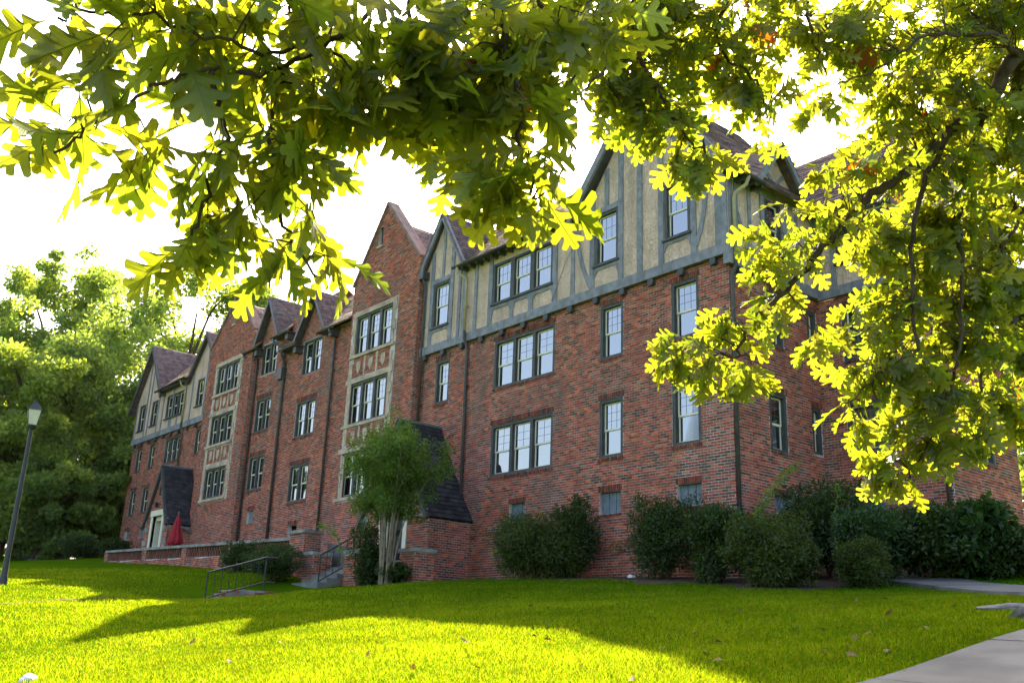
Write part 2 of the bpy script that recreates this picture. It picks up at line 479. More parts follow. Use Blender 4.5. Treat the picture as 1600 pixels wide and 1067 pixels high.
def soldiers(a, b, z0, z1, w=0.076, n=0.016):
    k = max(1, round((b - a) / w)); w = (b - a) / k
    return [(a + i * w + 0.008, a + (i + 1) * w - 0.008, z0 + rnd.uniform(0, 0.006), z1 - rnd.uniform(0.004, 0.012), n + rnd.random() * 0.008) for i in range(k)]

def brick_quads(F, B):
    """front, top, bottom and two ends of every brick"""
    if not B: return np.zeros((0, 3)), 0
    b = np.array(B)
    o = np.array(F(0, 0, 0)); U = np.array(F(1, 0, 0)) - o; Nn = np.array(F(0, 1, 0)) - o
    def P(u, n, z): return o + u[:, None] * U + n[:, None] * Nn + z[:, None] * np.array([0, 0, 1.0])
    c, d, z0, z1, n = b.T
    zz = np.zeros_like(n) - 0.002
    fl = P(c, n, z0), P(d, n, z0), P(d, n, z1), P(c, n, z1)
    bk = P(c, zz, z0), P(d, zz, z0), P(d, zz, z1), P(c, zz, z1)
    qs = [np.stack(fl, 1), np.stack((fl[3], fl[2], bk[2], bk[3]), 1), np.stack((bk[0], bk[1], fl[1], fl[0]), 1), np.stack((bk[0], fl[0], fl[3], bk[3]), 1), np.stack((fl[1], bk[1], bk[2], fl[2]), 1)]
    return np.concatenate(qs).reshape(-1, 3), 5

def brick_wall(name, parent, F, prof, z0, openings, lintels=True, extra=(), single=0, z_detail=None):
    """mortar backing (part) + bricks (sub-parts): openings are holes; extra = areas without bricks"""
    w = wall_mesh(F, prof, z0, openings).build(name, M['mortar'], parent)
    skips = [o[:4] for o in openings] + list(extra)
    sold = []
    if lintels:
        for o in openings:
            a, b, c, d = o[:4]
            kind = o[4] if len(o) > 4 else 'both'
            if kind in ('both', 'top') :
                zt = math.ceil((d + 0.16) / COURSE) * COURSE
                sold += soldiers(a - 0.04, b + 0.04, d + 0.004, zt - 0.004); skips.append((a - 0.04, b + 0.04, d, zt))
            if kind == 'both':
                zs = math.floor((c - 0.07) / COURSE) * COURSE
                sold += soldiers(a - 0.02, b + 0.02, zs + 0.004, c - 0.004, n=0.03); skips.append((a - 0.02, b + 0.02, zs, c))
    B = lay_bricks(F, prof, z0 if z_detail is None else max(z0, z_detail), skips)
    if single:
        full = [b for b in B if b[1] - b[0] > 0.19 and b[2] > 5.3]
        full.sort(key=lambda b: (Vector(F((b[0] + b[1]) / 2, 0, b[2])) - CAM).length)
        pick = set(full[:single])
        B = [b for b in B if b not in pick]
        meshes = []
        for cc in brick_col(14):
            mb = MB(); l, h = BLEN - GAP, COURSE - GAP
            e = 0.003
            v = [(-l/2, 0.002, -h/2), (l/2, 0.002, -h/2), (l/2, 0.002, h/2), (-l/2, 0.002, h/2), (-l/2+e, -0.014, -h/2+e), (l/2-e, -0.014, -h/2+e), (l/2-e, -0.014, h/2-e), (-l/2+e, -0.014, h/2-e)]
            mb.add(v, [(4, 5, 6, 7), (0, 1, 5, 4), (1, 2, 6, 5), (2, 3, 7, 6), (3, 0, 4, 7)], tuple(cc))
            meshes.append(mb.mesh('brick', M['brick']))
        for b in full[:single]:
            o = link(bpy.data.objects.new('brick', rnd.choice(meshes)))
            o.location = F((b[0] + b[1]) / 2, b[4] - 0.014, (b[2] + b[3]) / 2)
            adopt(o, w)
    v, k = brick_quads(F, B + sold)
    if len(v):
        n = len(B) + len(sold)
        bc = brick_col(n); bc[len(B):] *= np.array([0.6, 0.68, 0.75]); c = np.tile(bc, (5, 1))
        o = bulk('brickwork', v, 4, M['brick'], c, w); tag(o, kind='stuff')
    return w

# ---------------------------------------------------------------- roofs
SH = [(0.27, 0.165, 0.12), (0.22, 0.14, 0.11), (0.31, 0.195, 0.135), (0.19, 0.13, 0.115), (0.28, 0.185, 0.15)]
SL = [(0.04, 0.036, 0.038), (0.052, 0.046, 0.046), (0.034, 0.032, 0.036), (0.06, 0.05, 0.048)]
SHP = [(0.21, 0.135, 0.12), (0.17, 0.115, 0.11), (0.24, 0.155, 0.13), (0.15, 0.108, 0.108)]
def roof_slope(parent, pts, pal, mat, expo=0.19, tw=0.3, curve=None):
    """pts: eave a, eave b, ridge b, ridge a (3D). Deck with overlapping tile courses."""
    A, Bq, C, D = [np.array(p, float) for p in pts]
    nrm = np.cross(Bq - A, (D + C) / 2 - A); nrm /= np.linalg.norm(nrm)
    if nrm[2] < 0: nrm = -nrm
    Ls = max(np.linalg.norm(D - A), np.linalg.norm(C - Bq))
    rows = max(2, int(Ls / expo))
    dk = MB(); t = 0.05
    v = [A, Bq, C, D]; v2 = [p - nrm * t for p in v]
    if np.linalg.norm(C - D) < 1e-3:
        dk.add([A, Bq, C] + v2[:3], [(0, 1, 2), (5, 4, 3), (0, 3, 4, 1), (1, 4, 5, 2), (2, 5, 3, 0)])
    else:
        dk.add(v + v2, [(0, 1, 2, 3), (7, 6, 5, 4), (0, 4, 5, 1), (1, 5, 6, 2), (2, 6, 7, 3), (3, 7, 4, 0)])
    c0 = pal[0]; dk.c = [c0] * len(dk.c)
    deck = dk.build('roof', mat, parent)
    Q, cols = [], []
    for i in range(rows):
        ta, tb = i / rows, min(1.0, (i + 1.25) / rows)
        l0, r0 = A + (D - A) * ta, Bq + (C - Bq) * ta
        l1, r1 = A + (D - A) * tb, Bq + (C - Bq) * tb
        W = np.linalg.norm(r0 - l0)
        n = max(1, int(W / tw)); off = rnd.random() * 0.9
        ks = np.clip((np.arange(n + 2) - off) / n, 0, 1)
        for k in range(n + 1):
            s0, s1 = ks[k], ks[k + 1]
            if s1 - s0 < 0.05 / max(W, 0.1): continue
            g = 0.004 / max(W, 0.01)
            h = 0.026 + rnd.random() * 0.012
            p0, p1 = l0 + (r0 - l0) * (s0 + g), l0 + (r0 - l0) * (s1 - g)
            q0, q1 = l1 + (r1 - l1) * (s0 + g), l1 + (r1 - l1) * (s1 - g)
            a0, a1 = p0 + nrm * h, p1 + nrm * h
            b0, b1 = q0 + nrm * 0.006, q1 + nrm * 0.006
            Q += [a0, a1, b1, b0, p0 + nrm * 0.002, p1 + nrm * 0.002, a1, a0]
            cc = np.array(rnd.choice(pal)) * rnd.uniform(0.8, 1.2)
            cols += [cc, cc * 0.9]
    if Q:
        o = bulk('shingles', np.array(Q), 4, mat, np.array(cols), deck); tag(o, kind='stuff')
    return deck

def gable_roof_y(parent, xl, xr, zl, zr, xa, za, y0, y1, pal=SHP, mat=None, y1l=None, y1r=None):
    """ridge running back along +y: left and right slopes"""
    mat = mat or M['shingle']
    roof_slope(parent, [(xl, y0, zl), (xl, y1l if y1l is not None else y1, zl), (xa, y1, za), (xa, y0, za)], pal, mat)
    roof_slope(parent, [(xr, y1r if y1r is not None else y1, zr), (xr, y0, zr), (xa, y0, za), (xa, y1, za)], pal, mat)

# ---------------------------------------------------------------- windows
def window(parent, F, u0, u1, z0, z1, units=1, rec=0.075, fw=0.105, grid=(2, 3), stone=False, timber=False, sashw=0.05, blind=None, mull=0.13, ledge=True):
    mb = MB()
    a, b = -rec - 0.10, (-0.012 if not timber else 0.012)
    mb.lbox(F, u0 + 0.003, u0 + fw, a, b, z0 + 0.003, z1 - 0.003)
    mb.lbox(F, u1 - fw, u1 - 0.003, a, b, z0 + 0.003, z1 - 0.003)
    mb.lbox(F, u0 + fw, u1 - fw, a, b - 0.002, z1 - fw * 0.9, z1 - 0.003)
    mb.lbox(F, u0 + fw, u1 - fw, a, b - 0.002, z0 + 0.003, z0 + fw * 0.7)
    iu0, iu1 = u0 + fw, u1 - fw
    w = (iu1 - iu0 - mull * (units - 1)) / units
    for k in range(1, units):
        m0 = iu0 + k * w + (k - 1) * mull
        mb.lbox(F, m0, m0 + mull, a, b - 0.004, z0 + fw * 0.7, z1 - fw * 0.9)
    win = mb.build('window', M['frame'], parent)
    za, zb = z0 + fw * 0.7, z1 - fw * 0.9
    zm = za + (zb - za) * 0.48
    for k in range(units):
        s0 = iu0 + k * (w + mull); s1 = s0 + w
        sb = MB()
        for (n, p, q) in ((-rec - 0.045, zm - 0.02, zb), (-rec - 0.07, za, zm + 0.02)):
            sb.lbox(F, s0, s0 + sashw, n - 0.025, n, p, q); sb.lbox(F, s1 - sashw, s1, n - 0.025, n, p, q)
            sb.lbox(F, s0 + sashw, s1 - sashw, n - 0.025, n - 0.001, p, p + sashw * 1.05); sb.lbox(F, s0 + sashw, s1 - sashw, n - 0.025, n - 0.001, q - sashw, q)
        sb.build('sash', M['sash'], win)
        pb = MB()
        pb.lbox(F, s0 + sashw, s1 - sashw, -rec - 0.062, -rec - 0.058, zm + 0.02, zb - sashw)
        pb.build('pane', M['glass'], win)
        pb = MB()
        pb.lbox(F, s0 + sashw, s1 - sashw, -rec - 0.087, -rec - 0.083, za + sashw, zm - 0.02)
        pb.build('pane', M['glass'], win)
        mm = MB(); gx, gzn = grid
        for (n, p, q) in ((-rec - 0.058, zm + 0.02, zb - sashw),):
            for i in range(1, gx):
                u = s0 + sashw + (w - 2 * sashw) * i / gx
                mm.lbox(F, u - 0.004, u + 0.004, n, n + 0.006, p, q)
            for i in range(1, gzn):
                z = p + (q - p) * i / gzn
                mm.lbox(F, s0 + sashw, s1 - sashw, n, n + 0.0055, z - 0.004, z + 0.004)
        mm.build('muntin', M['muntin'], win)
    # curtain hanging inside, in shallow folds
    cb = MB(); cu0, cu1 = u0 + 0.01, u1 - 0.01
    k = max(6, int((cu1 - cu0) / 0.06)); ztop = z1
    pick = rnd.random(); gap_ = rnd.choice((0.0, 0.0, 0.18, 0.3)) if units == 1 else rnd.choice((0.0, 0.0, 0.1))
    cm = 'blind' if z1 < 9.6 and pick < 0.8 else ('sheer' if pick < 0.5 else ('curtain' if pick < 0.85 else 'blind'))
    g0 = rnd.uniform(0.25, 0.6)
    for i in range(k):
        p, q = cu0 + (cu1 - cu0) * i / k, cu0 + (cu1 - cu0) * (i + 1) / k
        n0, n1 = (-0.24, -0.27) if i % 2 else (-0.27, -0.24)
        if gap_ and g0 < i / k < g0 + gap_: continue
        cb.add([F(p, n0, z0), F(q, n1, z0), F(q, n1, ztop), F(p, n0, ztop)], [(0, 1, 2, 3)])
    cb.build('curtain', M[cm], win)
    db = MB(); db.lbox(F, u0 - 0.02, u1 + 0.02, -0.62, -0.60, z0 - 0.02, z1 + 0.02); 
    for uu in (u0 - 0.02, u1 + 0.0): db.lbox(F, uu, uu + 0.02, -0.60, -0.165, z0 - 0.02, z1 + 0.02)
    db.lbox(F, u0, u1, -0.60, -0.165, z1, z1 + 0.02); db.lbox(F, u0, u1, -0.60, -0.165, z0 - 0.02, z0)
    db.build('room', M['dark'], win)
    if timber and ledge:
        lb = MB(); lb.lbox(F, u0 - 0.05, u1 + 0.05, -0.05, 0.09, z0 - 0.06, z0 + 0.002); lb.build('sill', M['frame'], win)
    return win

def vent_window(parent, F, u0, u1, z0, z1, n=3):
    mb = MB(); w = (u1 - u0) / n
    mb.lbox(F, u0, u1, -0.14, -0.13, z0, z1)
    p = mb.build('basement_window', M['frame'], parent)
    for i in range(n):
        q = MB(); q.lbox(F, u0 + i * w + 0.012, u0 + (i + 1) * w - 0.012, -0.129, -0.11, z0 + 0.015, z1 - 0.015)
        q.build('panel', M['panel'], p)

def timber(parent, F, p, q, w=0.17, proud=0.035, name='timber'):
    """squared timber between two (u,z) points of the wall, standing proud of the plaster"""
    o = F(0, 0, 0); nrm = Vector(F(0, 1, 0)) - Vector(o)
    mb = MB()
    a = Vector(F(p[0], proud / 2 - 0.01, p[1])); b = Vector(F(q[0], proud / 2 - 0.01, q[1]))
    mb.beam(a, b, w, proud + 0.02, nrm)
    return mb.build(name, M['timber'], parent)

def curved_timber(parent, F, pts, w=0.15, proud=0.03):
    mb = MB()
    o = Vector(F(0, 0, 0)); nrm = Vector(F(0, 1, 0)) - o
    P2 = [Vector(p) for p in pts]
    sm = []
    for i in range(13):
        t = i / 12
        if len(P2) == 3: sm.append(P2[0] * (1 - t) ** 2 + P2[1] * 2 * t * (1 - t) + P2[2] * t * t)
        else: sm.append(P2[0].lerp(P2[1], t))
    L_, R_ = [], []
    for i, p in enumerate(sm):
        d = (sm[min(i + 1, 12)] - sm[max(i - 1, 0)]).normalized(); n = Vector((-d.y, d.x))
        L_.append(p + n * w / 2); R_.append(p - n * w / 2)
    for i in range(12):
        poly = [R_[i], R_[i + 1], L_[i + 1], L_[i]]
        mb.prism([(v.x, v.y) for v in poly], F, -0.01, proud)
    return mb.build('timber', M['timber'], parent)

def gutter(parent, p, q, r=0.075):
    p, q = Vector(p), Vector(q); a = (q - p).normalized()
    b = Vector((0, 0, 1)).cross(a).normalized(); mb = MB(); k = 6; base = []
    for t in (p, q):
        for rr in (r, r - 0.012):
            for j in range(k + 1):
                an = math.pi + math.pi * j / k
                base.append(t + b * math.cos(an) * rr + Vector((0, 0, 1)) * math.sin(an) * rr)
    n = k + 1; f = []
    for j in range(k):
        f.append((j, j + 1, 2 * n + j + 1, 2 * n + j)); f.append((n + j + 1, n + j, 3 * n + j, 3 * n + j + 1))
        f.append((j + 1, j, n + j, n + j + 1)); f.append((2 * n + j, 2 * n + j + 1, 3 * n + j + 1, 3 * n + j))
    f += [(0, 2 * n, 3 * n, n), (k, n + k, 3 * n + k, 2 * n + k)]
    mb.add(base, f)
    return mb.build('gutter', M['gutter'], parent)

def downspout(parent, pts, mat='gutter', r=0.055, brackets=True):
    mb = MB(); mb.tube(pts, r, 8)
    d = mb.build('downspout', M[mat], parent, True)
    if brackets:
        a, b = Vector(pts[-2]), Vector(pts[-1]); n = max(1, int((a - b).length / 2.2))
        for i in range(n):
            p = a.lerp(b, (i + 0.5) / n); br = MB(); br.box(p.x - 0.085, p.x + 0.085, p.y - 0.03, p.y + 0.075, p.z - 0.02, p.z + 0.02); br.build('bracket', M[mat], d)
    return d

# ================================================================ the building
bld = thing('apartment_building', 'long four-storey red brick building with half-timbered tan stucco gables and steep roofs', 'building', (-20, 0, 4.0))

# ---- right wing, front (plane y = 0)
W0, W1 = -14.35, 0.0
BEAM0, BEAM1 = 11.98, 12.29
r_open = [(-9.95, -6.88, 9.99, 11.66, 'both'), (-4.85, -3.89, 9.99, 11.66, 'both'), (-2.04, -1.04, 9.99, 11.66, 'both'), (-13.36, -12.5, 10.02, 11.62, 'both'),
          (-9.95, -6.88, 7.02, 8.73, 'both'), (-4.85, -3.89, 7.02, 8.73, 'both'), (-2.04, -1.04, 7.02, 8.73, 'both'),
          (-8.85, -8.08, 5.45, 6.06, 'both'), (-4.8, -3.96, 5.40, 6.02, 'both'), (-1.9, -1.07, 5.38, 5.96, 'both')]
brick_wall('wall', bld, FRONT, [(W0, 12.0), (W1, 12.0)], 2.6, r_open, single=300)
for (a, b, c, d, u) in ((-9.95, -6.88, 9.99, 11.66, 3), (-4.85, -3.89, 9.99, 11.66, 1), (-2.04, -1.04, 9.99, 11.66, 1), (-13.36, -12.5, 10.02, 11.62, 1), (-9.95, -6.88, 7.02, 8.73, 3), (-4.85, -3.89, 7.02, 8.73, 1), (-2.04, -1.04, 7.02, 8.73, 1)):
    window(bld, FRONT, a, b, c, d, u, grid=(2, 3) if u == 3 or a < -12 else (3, 3))
for a, b, c, d in ((-8.85, -8.08, 5.45, 6.06), (-4.8, -3.96, 5.40, 6.02), (-1.9, -1.07, 5.38, 5.96)):
    vent_window(bld, FRONT, a, b, c, d)

# jettied half-timbered storey
JF = front_at(-0.10)
APX, APZ = -2.95, 18.35
stucco_prof = [(W0, 15.0), (-14.3, 15.25), (-13.1, 17.2), (-11.9, 15.25), (-11.4, 14.9), (-5.75, 14.9), (-5.5, 14.95), (APX, APZ), (0.1, 14.5)]
t_open = [(-10.05, -6.95, 13.0, 14.5), (-5.0, -4.0, 13.0, 14.7), (-2.16, -1.2, 13.0, 14.7), (-13.66, -12.6, 12.94, 14.68)]
wall_mesh(JF, stucco_prof, BEAM0 + 0.02, t_open).build('stucco_wall', M['stucco'], bld)
for (a, b, c, d), u in zip(t_open, (3, 1, 1, 1)):
    window(bld, JF, a, b, c, d, u, timber=True, rec=0.04, fw=0.10, grid=(3, 2), blind=0.0, mull=0.2)
mb = MB(); mb.lbox(FRONT, W0 + 0.01, 0.16, -0.05, 0.16, BEAM0, BEAM1); mb.build('jetty_beam', M['timber'], bld)
x = -14.0
while x < -0.3:
    mb = MB(); mb.prism([(x - 0.10, BEAM0 - 0.005), (x - 0.10, BEAM0 - 0.14), (x - 0.06, BEAM0 - 0.2), (x + 0.06, BEAM0 - 0.2), (x + 0.10, BEAM0 - 0.14), (x + 0.10, BEAM0 - 0.005)], FRONT, 0.0, 0.15)
    mb.build('corbel', M['frame'], bld); x += 1.13
ST = lambda u, z0=BEAM1, z1=14.85, w=0.17: timber(bld, JF, (u, z0), (u, z1), w)
def up_to(u, dz=0.12): return top_fn(stucco_prof)(u) - dz
for u in (-14.18, -12.0, -11.72, -11.02, -5.99): ST(u, z1=up_to(u))
for u in (-13.76, -12.5): ST(u, z1=up_to(u), w=0.2)
for u in (-10.17, -6.83): ST(u, z1=14.82, w=0.22)
for u in (-9.0, -8.0): ST(u, z1=12.95, w=0.2)
for u in (-5.12, -3.9): ST(u, z1=up_to(u), w=0.2)
for u in (-2.28, -1.08): ST(u, z1=min(up_to(u), 18), w=0.2)
for u in (-3.12, ): ST(u, z1=up_to(u), w=0.2)
ST(-4.5, 14.85, up_to(-4.5)); ST(-1.72, 14.85, up_to(-1.72)); ST(-13.1, 14.85, 16.9, 0.13)
ST(-0.12, z1=14.35, w=0.4)
for a, b, z in ((-5.12, -3.9, 14.8), (-2.28, -1.08, 14.8), (-13.76, -12.5, 14.78)):
    timber(bld, JF, (a, z), (b, z), 0.18, 0.038)
for a, b, z in ((-10.17, -6.83, 12.88), (-5.0, -4.0, 12.9), (-2.16, -1.2, 12.9), (-13.66, -12.6, 12.84)):
    timber(bld, JF, (a, z), (b, z), 0.14, 0.033)
curved_timber(bld, JF, [(-5.9, 14.75), (-5.75, 13.4), (-5.2, 12.4)])
curved_timber(bld, JF, [(-0.62, 14.5), (-0.62, 13.3), (-1.02, 12.5)])
for a, b in (((-9.0, 12.42), (-10.05, 12.42)), ):
    pass
for cx in (-10.06, -9.1, -8.9, -8.1, -7.9, -6.94, -13.66, -12.62, -5.0, -4.02, -2.16, -1.2):      # small knee blocks under the sills
    s = 1 if cx in (-10.06, -8.9, -7.9, -13.66, -5.0, -2.16) else -1
    mb = MB(); mb.prism([(cx, 12.84), (cx + s * 0.16, 12.84), (cx + s * 0.07, 12.77), (cx, 12.62)], JF, 0.0, 0.03); mb.build('knee_brace', M['timber'], bld)
# barge boards
def barge(p, q, w=0.24, y=-0.42, d=0.09, mat='timber'):
    mb = MB(); mb.beam((p[0], y, p[1]), (q[0], y, q[1]), w, d, (0, 1, 0)); return mb.build('bargeboard', M[mat], bld)
barge((-5.95, 14.72), (-3.0, 18.42)); barge((-2.9, 18.42), (0.45, 14.30))
barge((-14.62, 14.85), (-13.12, 17.32), 0.2, -0.30); barge((-13.08, 17.32), (-11.65, 15.0), 0.2, -0.30)
def soffit_board(p, q, w, y0, y1, mat='frame'):
    mb = MB(); mb.beam((p[0], (y0 + y1) / 2, p[1]), (q[0], (y0 + y1) / 2, q[1]), 0.04, abs(y1 - y0), (0, 1, 0)); return mb.build('soffit', M[mat], bld)
soffit_board((-5.85, 14.72), (-2.98, 18.32), 0.04, -0.37, -0.1); soffit_board((-2.92, 18.32), (0.35, 14.32), 0.04, -0.37, -0.1)
# roofs of the wing
roof_slope(bld, [(-11.7, -0.42, 14.86), (-5.95, -0.42, 14.86), (-3.3, 2.7, 17.85), (-13.5, 2.7, 17.85)], SH, M['shingle'])
roof_slope(bld, [(-3.0, 8.1, 14.4), (-14.2, 8.1, 14.4), (-14.2, 2.7, 17.85), (-3.0, 2.7, 17.85)], SH, M['shingle'], expo=0.6, tw=1.5)
gable_roof_y(bld, -6.05, 0.5, 14.74, 14.3, -2.95, 18.55, -0.46, 4.6)
gable_roof_y(bld, -14.75, -11.6, 14.92, 14.98, -13.1, 17.46, -0.36, 2.4, y1l=-0.1, y1r=-0.2)
gutter(bld, (-12.0, -0.5, 14.83), (-5.95, -0.5, 14.83))
mb = MB(); mb.box(0.1, 0.5, -0.40, 0.9, 14.245, 14.285); mb.build('soffit', M['frame'], bld)
mb = MB(); mb.box(0.1, 0.5, 3.1, 4.0, 14.245, 14.285); mb.build('soffit', M['frame'], bld)
mb = MB(); mb.box(-11.9, -6.0, -0.43, -0.1, 14.78, 14.82); mb.build('soffit', M['frame'], bld)
x = -11.6
while x < -5.7:
    mb = MB(); mb.box(x, x + 0.09, -0.40, -0.1, 14.67, 14.78); mb.build('rafter_end', M['frame'], bld); x += 0.42
downspout(bld, [(-11.72, -0.5, 14.78), (-11.72, -0.42, 14.55), (-11.45, -0.24, 14.35), (-11.45, -0.22, 14.2), (-11.45, -0.22, 12.35)], 'tanpipe')
downspout(bld, [(-11.45, -0.22, 12.36), (-11.45, -0.22, 12.1), (-11.43, -0.1, 11.85), (-11.4, -0.09, 11.7), (-11.3, -0.09, 3.75)])
mb = MB(); mb.tube([(-6.9, -0.16, 12.35), (-6.3, -0.15, 13.5), (-5.2, -0.15, 14.9)], 0.008, 5); mb.build('cable', M['frame'], bld)

# ---- right wing, side (plane x = 0)
SF = side_at(0.0)
s_open = [(1.55, 2.33, 6.9, 8.5, 'both'), (1.55, 2.33, 9.85, 11.42, 'both'), (3.5, 3.96, 7.1, 8.42, 'top'), (3.5, 3.96, 10.0, 11.3, 'top'), (1.6, 2.4, 5.3, 5.75, 'top')]
brick_wall('wall', bld, SF, [(0.0, 11.72), (4.05, 11.72)], 2.8, s_open)
window(bld, SF, 1.55, 2.33, 6.9, 8.5); window(bld, SF, 1.55, 2.33, 9.85, 11.42); window(bld, SF, 3.5, 3.96, 7.1, 8.42); window(bld, SF, 3.5, 3.96, 10.0, 11.3)
vent_window(bld, SF, 1.6, 2.4, 5.3, 5.75)
JS = side_at(0.10)
sprof = [(-0.1, 14.4), (0.85, 14.4), (2.05, 15.75), (3.2, 14.4), (4.05, 14.4)]
wall_mesh(JS, sprof, 11.7, [(1.55, 2.33, 12.55, 14.15)]).build('stucco_wall', M['stucco'], bld)
window(bld, JS, 1.55, 2.33, 12.55, 14.15, timber=True, rec=0.04, fw=0.1)
mb = MB(); mb.lbox(SF, -0.16, 4.04, -0.05, 0.16, 11.68, 11.99); mb.build('jetty_beam', M['timber'], bld)
for y in (0.35, 1.15, 2.6, 3.4):
    mb = MB(); mb.prism([(y - 0.1, 11.675), (y - 0.1, 11.54), (y - 0.06, 11.48), (y + 0.06, 11.48), (y + 0.1, 11.54), (y + 0.1, 11.675)], SF, 0.0, 0.15); mb.build('corbel', M['frame'], bld)
for u, w in ((-0.0, 0.16), (0.24, 0.13), (0.83, 0.13), (1.42, 0.18), (2.46, 0.18), (3.05, 0.13), (3.9, 0.15)): timber(bld, JS, (u, 11.99), (u, 14.3), w)
timber(bld, JS, (0.3, 13.3), (0.78, 12.05), 0.12, 0.03); timber(bld, JS, (1.0, 14.28), (3.1, 14.28), 0.2, 0.04)
timber(bld, JS, (1.6, 15.15), (2.05, 14.7), 0.12, 0.03); timber(bld, JS, (2.5, 15.1), (2.0, 14.6), 0.12, 0.032)
mb = MB(); mb.beam((0.45, 0.72, 14.2), (0.45, 2.05, 15.85), 0.2, 0.09, (1, 0, 0)); mb.build('bargeboard', M['timber'], bld)
mb = MB(); mb.beam((0.45, 2.05, 15.85), (0.45, 3.45, 14.15), 0.2, 0.09, (1, 0, 0)); mb.build('bargeboard', M['timber'], bld)
roof_slope(bld, [(0.5, 0.62, 14.2), (-1.0, 0.62, 15.5), (-1.0, 2.05, 16.0), (0.5, 2.05, 15.97)], SH, M['shingle'])
roof_slope(bld, [(-1.0, 3.5, 15.4), (0.5, 3.5, 14.15), (0.5, 2.05, 15.97), (-1.0, 2.05, 16.0)], SHP, M['shingle'])
gutter(bld, (0.58, -0.4, 14.28), (0.58, 0.95, 14.22)); gutter(bld, (0.58, 3.2, 14.22), (0.58, 3.7, 14.22))
for y in (0.2, 0.55, 0.9, 3.2, 3.5):
    mb = MB(); mb.box(0.1, 0.5, y, y + 0.09, 14.13, 14.24); mb.build('rafter_end', M['frame'], bld)
downspout(bld, [(0.58, 0.25, 14.2), (0.52, 0.2, 13.95), (0.22, 0.08, 13.75), (0.2, 0.05, 13.6), (0.2, 0.05, 11.75)], 'tanpipe')
downspout(bld, [(0.2, 0.05, 11.85), (0.2, 0.05, 11.62), (0.1, 0.03, 11.42), (0.085, 0.03, 11.3), (0.085, 0.03, 3.6)])

# ---- rear block to the right
RF = front_at(4.05)
rear_open = [(0.78, 2.6, 9.7, 11.3, 'both'), (0.75, 2.7, 7.08, 8.5, 'both'), (0.9, 1.7, 5.2, 5.75, 'top')]
brick_wall('wall', bld, RF, [(0.0, 11.65), (3.57, 11.65)], 2.9, rear_open)
window(bld, RF, 0.78, 2.6, 9.7, 11.3, 2, grid=(2, 3)); window(bld, RF, 0.75, 2.7, 7.08, 8.5, 2, grid=(2, 3)); vent_window(bld, RF, 0.9, 1.7, 5.2, 5.75)
RJ = front_at(3.95)
wall_mesh(RJ, [(0.1, 14.5), (3.6, 14.5)], 11.64, [(0.8, 2.6, 12.6, 14.1)]).build('stucco_wall', M['stucco'], bld)
window(bld, RJ, 0.8, 2.6, 12.6, 14.1, 2, timber=True, rec=0.04)
mb = MB(); mb.lbox(RJ, 0.17, 3.65, -0.05, 0.06, 11.62, 11.92); mb.build('jetty_beam', M['timber'], bld)
for u in (0.25, 0.7, 2.72, 3.45): timber(bld, RJ, (u, 11.9), (u, 14.45), 0.16)
EF = side_at(3.57)
brick_wall('wall', bld, EF, [(4.05, 11.65), (7.85, 11.65)], 2.9, [(5.3, 6.5, 6.75, 8.3, 'both'), (5.3, 6.5, 9.7, 11.2, 'both')])
window(bld, EF, 5.3, 6.5, 6.75, 8.3, 2); window(bld, EF, 5.3, 6.5, 9.7, 11.2, 2)
mb = MB(); mb.lbox(EF, 5.95, 6.08, 0.0, 0.05, 5.35, 5.5); mb.build('vent', M['dark'], bld)
wall_mesh(side_at(3.62), [(3.95, 14.5), (5.9, 17.1), (7.85, 14.5)], 11.64, []).build('stucco_wall', M['stucco'], bld)
roof_slope(bld, [(-3.0, 3.6, 14.35), (4.0, 3.6, 14.35), (4.0, 5.9, 17.35), (-3.0, 5.9, 17.35)], SH, M['shingle'], expo=0.17)
roof_slope(bld, [(4.0, 8.2, 14.35), (-3.0, 8.2, 14.35), (-3.0, 5.9, 17.35), (4.0, 5.9, 17.35)], SH, M['shingle'], expo=0.5, tw=1)
gutter(bld, (0.6, 3.5, 14.3), (4.0, 3.5, 14.3)); downspout(bld, [(3.5, 3.5, 14.25), (3.5, 3.7, 13.9), (3.47, 3.95, 11.5), (3.47, 3.97, 3.6)])

